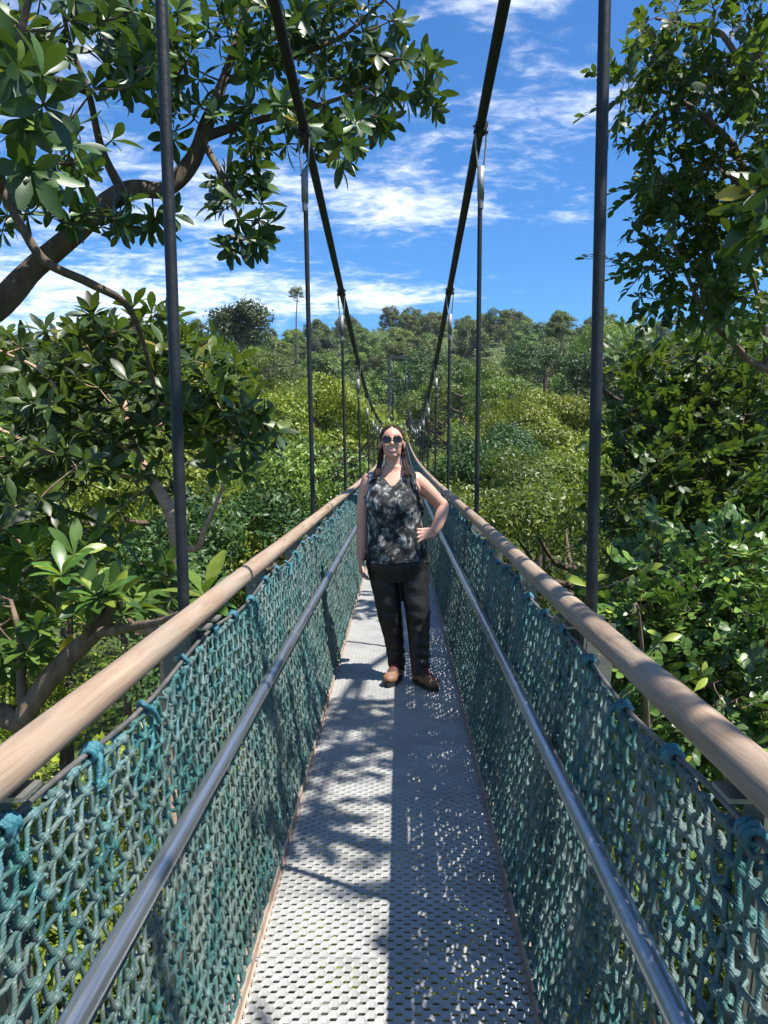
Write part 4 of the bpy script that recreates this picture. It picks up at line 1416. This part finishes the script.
TG = blobs([(705, 30, 68, 42, 6.3, .5, 62), (742, 100, 50, 55, 6.1, .5, 46), (662, 95, 42, 30, 6.4, .4, 36), (632, 75, 20, 13, 6.7, .3, 9), (700, 160, 62, 40, 6.5, .4, 66), (728, 215, 45, 35, 6.6, .4, 36), (672, 218, 36, 22, 6.7, .3, 32), (655, 262, 30, 22, 6.7, .3, 24),
             (705, 262, 45, 25, 6.7, .3, 38), (735, 300, 38, 25, 6.8, .3, 26), (690, 302, 40, 12, 6.7, .2, 14), (850, 120, 75, 160, 6.4, .8, 130), (830, -80, 80, 60, 6.2, .8, 70)])


def ellip(c, r, n):
    p = rand_dirs(n) * rng.random(n)[:, None] ** (1 / 3)
    return np.array(c) + p * np.array(r)


# the part of the crown that reaches over the bridge beside the camera and dapples the deck
TO = np.concatenate([ellip((1.76, 2.95, 4.35), (.42, .50, .30), 70), ellip((1.55, 2.1, 4.35), (.30, .40, .22), 26), ellip((2.1, .9, 4.6), (.5, .9, .3), 24)])
TG = np.concatenate([TG, TO])
dG = G.grow(TG, 0.06, .003, .008, .02, 4)
cG = MB()
sprays(cG, TG, dG + rng.normal(0, .45, TG.shape) + (0, 0, -.15), rng.uniform(.8, 1.25, len(TG)))
add_tree('small_leaved_tree', 'small-leaved glossy tree filling the top right corner of the sky', cG, [M['canopy_leaf'], M['dark_bark']], G.mb, M['bark'], (5.6, 8.4, -14.5))

# ---- the dark leafy branch that hangs in at the right edge, close by
H = Tree()
H.limb([(2.9, 3.4, -14.5), (2.75, 3.2, -5), (2.5, 3.0, 1.0), (2.25, 2.9, 2.9), at(800, 110, 2.75), at(778, 150, 2.7), at(760, 190, 2.7), at(758, 235, 2.7)], [.12, .11, .08, .05, .03, .016, .010, .006])
H.limb([(2.25, 2.9, 2.9), (2.3, 2.2, 3.6), (2.35, 1.5, 3.9)], [.03, .02, .01])
TH = np.concatenate([blobs([(762, 185, 14, 18, 2.7, .15, 6), (766, 225, 14, 28, 2.7, .15, 8), (830, 160, 40, 70, 2.8, .4, 20)]), ellip((2.3, 1.9, 3.7), (.3, .6, .3), 12)])
dH = H.grow(TH, 0.03, .003, .01, .012)
cH = MB()
rosettes(cH, TH, dH + np.array([-.2, 0, -.7]) + rng.normal(0, .3, TH.shape), rng.uniform(.10, .14, len(TH)), 5, 8)
add_tree('slender_tree', 'slender tree by the right handrail whose dark leaves hang into the right edge', cH, [M['big_leaf']], H.mb, M['bark'], (2.9, 3.4, -14.5))

# ---- right-hand wall of small glossy leaves beside the bridge
def wall_tree(label, base, limbs, spec, mat, size=(.9, 1.4), name='small_leaved_tree', bark='bark', extra=None):
    t = Tree()
    for pts, rr in limbs:
        t.limb(pts, rr, 9, .15)
    T = blobs(spec)
    if extra is not None:
        T = np.concatenate([T, extra])
    d = t.grow(T, 0.05, .004, .010, .03, 4)
    c = MB()
    sprays(c, T, d * .7 + rng.normal(0, .45, T.shape) + (0, 0, .12), rng.uniform(size[0], size[1], len(T)))
    return add_tree(name, label, c, [mat, M['dark_bark']], t.mb, M[bark], base)


wall_tree('dense dark-leaved tree rising right of the bridge beyond the nearest right hanger rod', (5.2, 11.5, -13.5),
          [([(5.2, 11.5, -13.5), (5.0, 11.3, -6), at(735, 560, 11.2), at(722, 470, 11), at(712, 400, 11), at(705, 345, 11)], [.24, .2, .13, .10, .07, .03]),
           ([at(735, 560, 11.2), at(790, 470, 10.8), at(800, 400, 10.6)], [.09, .05, .03]),
           ([at(722, 470, 11), at(670, 440, 10.6), at(630, 410, 10.6)], [.06, .04, .02]),
           ([at(735, 560, 11.2), at(660, 540, 10.4), at(620, 510, 10.2)], [.06, .04, .02])],
          [(712, 372, 55, 32, 11, .9, 150), (665, 420, 55, 40, 10.8, .9, 150), (738, 432, 50, 45, 10.6, .9, 150), (648, 375, 30, 26, 11, .7, 60), (690, 490, 70, 45, 10.4, 1, 240), (645, 520, 45, 45, 10.2, .8, 130), (740, 520, 45, 50, 10.2, .9, 160), (840, 430, 70, 100, 10.6, 1, 160)], M['canopy_leaf'], (1.1, 1.7))
wall_tree('small-leaved bushy tree with glossy leaves just beyond the right handrail', (3.6, 6.4, -13.5),
          [([(3.6, 6.4, -13.5), (3.5, 6.5, -6), (3.3, 6.6, -3.0), at(740, 700, 6.6), at(715, 620, 6.6), at(705, 560, 6.7)], [.2, .17, .12, .07, .05, .02]),
           ([(3.3, 6.6, -3.0), at(660, 720, 6.4), at(640, 650, 6.3), at(630, 600, 6.4)], [.07, .05, .03, .02]),
           ([at(740, 700, 6.6), at(790, 600, 6.3), at(790, 520, 6.5)], [.05, .03, .02])],
          [(690, 572, 60, 36, 6.7, .6, 120), (640, 625, 38, 34, 6.4, .5, 80), (715, 640, 60, 45, 6.3, .7, 150), (680, 705, 60, 45, 6.0, .6, 120), (745, 735, 45, 50, 5.6, .6, 100), (640, 690, 30, 30, 6.3, .4, 40), (745, 570, 35, 40, 6.4, .5, 60), (850, 640, 70, 130, 6.0, 1, 120), (720, 850, 90, 60, 5.6, .7, 90)], M['glossy_leaf'], (.85, 1.25))
# the few yellow-green young leaves beside the right hanger
yl = MB()
ys_ = Tree()
ys_.limb([(1.55, 4.1, -14.0), (1.45, 3.9, -6), (1.25, 3.7, -1), at(640, 640, 3.1), at(630, 615, 3.0)], [.05, .045, .03, .008, .004], 7)
TY = np.array([at(584, 588, 2.75), at(634, 575, 2.75), at(660, 640, 3.2), at(690, 690, 3.3)])
ys_.grow(TY, .05, .0025, .004)
P_ = np.repeat(TY, 2, 0) + rng.normal(0, .012, (8, 3))
yl.inst(BIG_V, BIG_F, frames(np.array([[-.5, -.2, .5], [.6, -.1, .25], [.55, -.1, .45], [-.2, -.6, -.5]] * 2) + rng.normal(0, .2, (8, 3)), np.array([[0, -.8, .6]] * 8) + rng.normal(0, .2, (8, 3))), P_, rng.uniform(.07, .10, 8), np.full(8, .9))
add_tree('sapling', 'thin sapling with a few yellow-green leaves beside the nearest right hanger rod', yl, [M['young_leaf']], ys_.mb, M['bark'], (1.55, 4.1, -14.0))

# ================================================================== whole-tree meshes for the forest
def crown_mesh(name, a, b_, c, nblob, nleaf, leaf, mats, seed, shape='round', lift=0.0, inner=.25, cards=(leaf_tpl(1.0, 0.6, 1, 1, .2, .1, 1)), tpl=None):
    g = np.random.default_rng(seed)
    mb = MB()
    cen, rad_ = [], []
    for i_ in range(nblob):
        d = nrm(g.normal(size=3))
        if shape == 'lump':
            d[2] = abs(d[2]) * 1.3 - 0.5
        if shape == 'dome':
            d[2] = abs(d[2]) * 1.25 - 0.45
        elif shape == 'round':
            d[2] = d[2] if d[2] > -0.45 else -d[2]
        k = g.uniform(.62, .95) if shape == 'lump' else g.uniform(.40, .80)
        if shape == 'cone':
            z = g.uniform(-1, 1); rr = (1 - z) / 2 * .85 + .1; ph = g.random() * 6.28
            p = np.array([a * rr * math.cos(ph) * k, b_ * rr * math.sin(ph) * k, c * z])
        elif shape == 'layer':
            z = g.choice([-.35, .1, .55, .8]); ph = g.random() * 6.28; rr = g.uniform(.2, 1) * math.sqrt(max(.1, 1 - z * z))
            p = np.array([a * rr * math.cos(ph), b_ * rr * math.sin(ph), c * z])
        else:
            p = d * k * np.array([a, b_, c])
        cen.append(p); rad_.append((g.uniform(.17, .30) if shape == 'lump' else g.uniform(.24, .42)) * min(a, b_) * (.8 if shape == 'layer' else 1))
    cen = np.array(cen); rad_ = np.array(rad_)
    w_ = rad_ ** 2; w_ = w_ / w_.sum()
    idx = g.choice(nblob, nleaf, p=w_)
    d = nrm(g.normal(size=(nleaf, 3))); d[:, 2] = np.where(d[:, 2] < (0.0 if shape == 'lump' else -.3), -d[:, 2], d[:, 2])
    rr = np.where(g.random(nleaf) < inner, g.uniform(.3, .85, nleaf), np.where(g.random(nleaf) < .22, g.uniform(1.0, 1.4, nleaf), g.uniform(.84, 1.08, nleaf)))
    fl = .55 if shape == 'layer' else .85
    pos = cen[idx] + d * (rad_[idx] * rr)[:, None] * np.array([1, 1, fl])
    # dents so that the outline is uneven
    nz = np.array([noise.noise(tuple(q * (2.4 / max(a, b_)) + seed)) for q in pos])
    keep = nz > -0.24
    pos, d, idx = pos[keep], d[keep], idx[keep]
    n = len(pos)
    nn = nrm(d + g.normal(0, .45, (n, 3)) + (0, 0, .35))
    tg = nrm(np.cross(nn, g.normal(size=(n, 3))) + (0, 0, -.25))
    rn = np.clip(g.random(n) * .55 + (idx % 7) / 7 * .45, 0, .999)
    V_, F_ = tpl if tpl is not None else cards
    mb.inst(V_, F_, frames(tg, nn), pos - tg * leaf * .5, leaf * g.uniform(.65, 1.3, n), rn)
    cr = mb.mesh(name, mats)
    return cr, cen


def trunk_mesh(cen, a, c, H, r, seed, bark):
    """trunk from -H (ground) up into the crown with limbs to its clumps"""
    g = np.random.default_rng(seed)
    mb = MB()
    P = catmull([(g.normal(0, .4), g.normal(0, .4), -H), (g.normal(0, .25), g.normal(0, .25), -9), (0, 0, -c * .5), (g.normal(0, .1), 0, c * .30)], 4)
    mb.tube(P, np.interp(P[:, 2], [-H, -9, -c * .5, c * .3], [r * 1.3, r, r * .7, r * .25]), 8)
    for q in cen[g.permutation(len(cen))[:14]]:
        s_ = np.array([0, 0, min(c * .3, max(-c * .7, q[2] - np.hypot(q[0], q[1]) * .7))])
        m_ = (s_ + q) / 2 + (0, 0, -.08 * a)
        mb.tube(catmull([s_, m_, q], 3), np.linspace(r * .4, r * .1, 7), 5, caps=False)
    return mb.mesh('trunk', bark)


FINE = leaf_tpl(1.0, 0.45, 2, 1.1, .2, .2, 2)
QUAD = leaf_tpl(1.0, 0.62, 1, 1, .0, .0, 1)
QUAD = (np.array([[0, 0, 0], [.34, .45, .06], [0, 1, -.08], [-.34, .45, .06]]), np.array([[0, 1, 2, 3]]))


class Kind:
    def __init__(self, a, b_, c, H, nblob, nleaf, leaf, mat, seed, shape, tpl, r=.22, bark='bark', inner=.25):
        self.a, self.c, self.H = a, c, H
        self.crown, cen = crown_mesh('crown', a, b_, c, nblob, nleaf, leaf, [M[mat]], seed, shape, inner=inner, tpl=tpl)
        self.trunk = trunk_mesh(cen, a, c, 30, r, seed + 50, M[bark])
        # z of the crown's top above its centre
        v = np.zeros(len(self.crown.vertices) * 3, np.float32); self.crown.vertices.foreach_get('co', v)
        self.top = float(np.percentile(v.reshape(-1, 3)[:, 2], 99.7))

    def put(self, name, label, p, s=1.0, rz=None, group=None, sz=1.0):
        t = tag(empty(name, p), label, 'tree', group)
        t.rotation_euler.z = rng.random() * 6.28 if rz is None else rz
        t.scale = (s, s, s * sz)
        link('crown', self.crown, t); link('trunk', self.trunk, t)
        return t


K_mid = [Kind(3.3, 3.1, 2.9, 12, 34, 22000, .13, 'mid_leaf', 101, 'lump', FINE, .2, 'dark_bark'),
         Kind(3.4, 3.2, 2.7, 12, 36, 23000, .13, 'lime_leaf', 102, 'lump', FINE, .2, 'dark_bark'),
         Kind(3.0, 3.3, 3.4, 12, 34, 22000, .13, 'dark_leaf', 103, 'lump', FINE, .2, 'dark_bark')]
K_near = [Kind(2.0, 2.0, 1.8, 12, 26, 17000, .105, 'lime_leaf', 111, 'dome', FINE, .12),
          Kind(2.1, 2.0, 2.0, 12, 26, 17000, .105, 'mid_leaf', 112, 'round', FINE, .12)]
K_far = [Kind(4.6, 4.3, 4.6, 14, 44, 13000, .31, 'far_leaf', 121, 'lump', QUAD, .3),
         Kind(4.2, 4.6, 5.2, 14, 50, 14000, .30, 'far_leaf', 122, 'lump', QUAD, .3),
         Kind(4.4, 4.2, 4.8, 14, 44, 13000, .31, 'dark_leaf', 123, 'dome', QUAD, .3),
         Kind(4.0, 4.0, 3.4, 14, 20, 5500, .42, 'far_leaf', 124, 'layer', QUAD, .25, 'pale_bark', .1),
         Kind(2.9, 2.9, 5.6, 14, 40, 9000, .31, 'dark_leaf', 125, 'cone', QUAD, .25),
         Kind(4.8, 4.4, 4.4, 14, 42, 13000, .30, 'mid_leaf', 126, 'lump', QUAD, .3)]


def by_top(kind, px, py, Y, s):
    """the crown's centre when its top is seen at px,py at distance Y"""
    p = at(px, py, Y)
    return (p[0], p[1], p[2] - kind.top * s)


# trees one can pick out in the middle distance
MID = [
    (1, 318, 378, 30, 1.10, 'yellow-green bushy tree left of the bridge between the second and third left hanger rods'),
    (1, 352, 402, 62, 1.25, 'pale bright tree close left of the distant part of the bridge, under the dark tower'),
    (0, 258, 352, 46, 1.25, 'mid-green round tree between the large-leaved tree and the second left hanger rod'),
    (0, 205, 348, 38, 1.10, 'round green tree showing just right of the nearest left hanger rod'),
    (0, 285, 440, 17, .95, 'leafy tree directly above the left handrail beside the second left hanger rod'),
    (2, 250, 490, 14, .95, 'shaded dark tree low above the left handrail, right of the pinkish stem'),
    (1, 150, 452, 16, 1.0, 'sunny lime-green tree seen through the gaps of the large-leaved tree on the left'),
    (0, 60, 420, 20, 1.1, 'green tree behind the large-leaved tree near the left edge'),
    (0, 498, 378, 44, 1.20, 'round mid-green tree right of the bridge beside the second right hanger rod'),
    (2, 545, 345, 60, 1.45, 'tall dark tree on the lower slope between the two nearest right hanger rods'),
    (1, 545, 392, 32, 1.00, 'bright young tree in the middle of the right-hand forest, left of the nearest rod'),
    (1, 628, 428, 23, 1.05, 'yellow-green spreading tree directly behind the nearest right hanger rod'),
    (0, 520, 448, 20, .95, 'olive-green bush-like tree above the right handrail beside the second rod'),
    (2, 500, 425, 27, 1.0, 'dark shaded tree behind the bush-like tree at the second right rod'),
    (0, 575, 480, 14, .90, 'dense green tree low above the right handrail, left of the nearest rod'),
    (1, 455, 455, 33, .85, 'small sunlit tree close right of the bridge behind the woman'),
    (2, 640, 345, 40, 1.45, 'large dark tree standing on the right skyline behind the nearest rod'),
    (0, 745, 350, 34, 1.4, 'broad green tree at the right edge below the branches of the top right tree'),
    (0, 605, 325, 70, 1.9, 'tall rounded tree on the skyline behind the nearest right rod'),
    (2, 436, 352, 68, 1.45, 'tall dark tree right of the far end of the bridge'),
    (0, 462, 362, 56, 1.35, 'green tree beyond the woman, close right of the distant bridge rods'),
    (3, 240, 302, 110, 1.25, 'large dark round tree rising on the skyline left of the second left rod'),
]
for ki, px, py, Y, s, lab in MID:
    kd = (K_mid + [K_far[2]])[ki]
    p = by_top(kd, px, py, Y, s)
    t = kd.put('forest_tree', lab, p, s)

# fill between them: low trees under and beside the bridge
LOW = []
for (x0, x1, y0, y1, n, zt, ki, dsc) in [(-6.5, -1.2, 3.5, 13, 9, -4.2, 0, 0), (1.6, 7, 8.5, 15, 7, -2.2, 1, 1), (-1.0, 1.0, 2.5, 22, 7, -5.5, 0, 2), (-14, -5, 7, 20, 7, -1.8, 1, 3), (2, 12, 12, 24, 8, -2.0, 1, 1), (1.5, 4.5, 3.0, 7.5, 4, -4.6, 1, 1)]:
    for i_ in range(n):
        LOW.append((rng.uniform(x0, x1), y0 + (y1 - y0) * (i_ + rng.uniform(.1, .9)) / n, zt - rng.uniform(0, 2.0), ki if rng.random() < .75 else 1 - ki, dsc))
LOWLAB = {0: ('lime-green low tree far below the left net', 'low trees below the left side of the bridge'),
          1: ('low leafy tree in the shade below the right handrail', 'low trees below the right side of the bridge'),
          2: ('low tree directly beneath the deck of the bridge', 'low trees beneath the deck'),
          3: ('low green tree at the foot of the large-leaved trees on the left', 'low trees on the left forest floor')}
for x_, y_, zt, ki, dsc in LOW:
    kd = K_near[ki]
    s = rng.uniform(.9, 1.3)
    t = kd.put('understorey_tree', LOWLAB[dsc][0], (x_, y_, zt - kd.top * s), s, None, LOWLAB[dsc][1])

# the forest on the slopes
FARLAB = [('rounded green forest tree on the wooded slope behind the bridge', 'rounded trees on the wooded slope'),
          ('full mid-green forest tree on the wooded slope behind the bridge', 'full trees on the wooded slope'),
          ('dark green domed forest tree on the wooded slope behind the bridge', 'dark domed trees on the wooded slope'),
          ('open layered forest tree with a pale trunk on the wooded slope', 'layered trees on the wooded slope'),
          ('narrow pointed dark forest tree on the wooded slope', 'narrow trees on the wooded slope'),
          ('light green spreading forest tree on the wooded slope', 'light spreading trees on the wooded slope')]
pts = []
tries = 0
while len(pts) < 285 and tries < 90000:
    tries += 1
    y_ = 118 + 204 * rng.random() ** .8
    x_ = rng.uniform(-.64, .60) * y_ + rng.uniform(-4, 4)
    if abs(x_ - BX) < 7 and y_ < 92:
        continue
    dmin = 6.2 + y_ * .014
    if all((x_ - a) ** 2 + (y_ - b_) ** 2 > dmin * dmin for a, b_ in pts):
        pts.append((x_, y_))
for x_, y_ in pts:
    ki = int(rng.choice(6, p=[.30, .30, .20, .0, .01, .19]))
    kd = K_far[ki]
    s = rng.uniform(.72, 1.40)
    sz = rng.uniform(1.0, 1.35)
    g_ = float(ground_h(x_, y_))
    top = (kd.top + .42 * kd.c) * s * sz + rng.uniform(-1, 1.2)
    # keep the view along the bridge open
    cz = g_ + top - kd.top * s * sz
    t = kd.put('hillside_tree', FARLAB[ki][0], (x_, y_, cz), s, None, FARLAB[ki][1], sz)

# the trees of the valley floor, between the near trees and the slope
VALLAB = [('mid-green valley tree standing between the near trees and the hill', 'mid-green trees in the valley'),
          ('yellow-green valley tree standing between the near trees and the hill', 'yellow-green trees in the valley'),
          ('dark green valley tree standing between the near trees and the hill', 'dark green trees in the valley')]
vp = []
tries = 0
while len(vp) < 92 and tries < 40000:
    tries += 1
    y_ = 30 + 96 * rng.random() ** .8
    x_ = rng.uniform(-.62, .60) * y_ + rng.uniform(-3, 3)
    if abs(x_ - BX) < 5.5 and y_ < 92: continue
    if y_ < 55 and abs(x_) < 5 + y_ * .05: continue
    if all((x_ - a) ** 2 + (y_ - b_) ** 2 > (5.4 + y_ * .02) ** 2 for a, b_ in vp):
        vp.append((x_, y_))
for x_, y_ in vp:
    ki = int(rng.choice(3, p=[.42, .36, .22]))
    kd = K_mid[ki]
    s = rng.uniform(1.05, 1.6); sz = rng.uniform(.95, 1.25)
    g_ = float(ground_h(x_, y_))
    # canopy that climbs steadily from below the deck towards the hill
    top = -3.5 + (y_ - 30) * .135 + rng.uniform(-3.4, 3.2) + 2.0 * min(1, abs(x_) / 25)
    top = max(top, g_ + 5.5)
    cz = top - kd.top * s * sz
    t = kd.put('valley_tree', VALLAB[ki][0], (x_, y_, cz), s, None, VALLAB[ki][1], sz)

# the single thin tree that stands above the skyline
p = at(297, 286, 190)
kd = K_mid[0]
t = kd.put('emergent_tree', 'thin tree standing alone above the skyline beside the second left hanger rod', (p[0], p[1], p[2] - kd.top * .8), .8, 1.0)
p = at(562, 312, 160)
kd = K_far[0]
t = kd.put('emergent_tree', 'round-crowned tree standing above the skyline left of the nearest right rod', (p[0], p[1], p[2] - kd.top * .8), .8)

# undergrowth on the valley floor
ug = MB()
n = 60000
y_ = -6 + 75 * rng.random(n) ** 1.3
x_ = rng.uniform(-1, 1, n) * (14 + y_ * .65)
z_ = ground_h(x_, y_) + np.abs(rng.normal(0, .9, n)) + 1.2 * np.clip(np.array([noise.noise((a * .3, b_ * .3, 5)) for a, b_ in zip(x_, y_)]), -.2, 1)
nn = nrm(rng.normal(0, .5, (n, 3)) + (0, 0, 1))
tg = nrm(np.cross(nn, rng.normal(size=(n, 3))))
ug.inst(QUAD[0], QUAD[1], frames(tg, nn), np.stack([x_, y_, z_], 1), rng.uniform(.25, .6, n), None)
tag(ug.build('undergrowth', M['lime_leaf']), kind='stuff')

n = 70000
y_ = 100 + 225 * rng.random(n) ** .8
x_ = rng.uniform(-1, 1, n) * (12 + y_ * .66)
z_ = ground_h(x_, y_) + 3.0 * rng.random(n) ** 1.4 * (0.55 + np.array([noise.noise((a * .13, b_ * .13, 5)) for a, b_ in zip(x_, y_)])).clip(.15, 1)
kp = (np.abs(x_) > 5) | (y_ > 90)
x_, y_, z_ = x_[kp], y_[kp], z_[kp]; n = len(x_)
nn = nrm(rng.normal(0, .6, (n, 3)) + (0, -.3, 1))
tg = nrm(np.cross(nn, rng.normal(size=(n, 3))))
hu = MB()
hu.inst(QUAD[0], QUAD[1], frames(tg, nn), np.stack([x_, y_, z_], 1), rng.uniform(.5, 1.1, n), None)
tag(hu.build('hillside_undergrowth', M['far_leaf']), kind='stuff')

# ================================================================== the damp air over the forest
hm = MB()
hm.box((0, 155, 10), (960, 660, 160))
M['haze'] = bpy.data.materials.new('haze')
M['haze'].use_nodes = True
nt = M['haze'].node_tree
nt.nodes.remove(nt.nodes['Principled BSDF'])
pv = nd(nt, 'ShaderNodeVolumePrincipled', {'Color': (0.80, 0.88, 1.0, 1), 'Density': 0.00013, 'Anisotropy': 0.2})
nt.links.new(pv.outputs[0], nt.nodes['Material Output'].inputs['Volume'])
tag(hm.build('haze', M['haze'], smooth=False), kind='stuff')
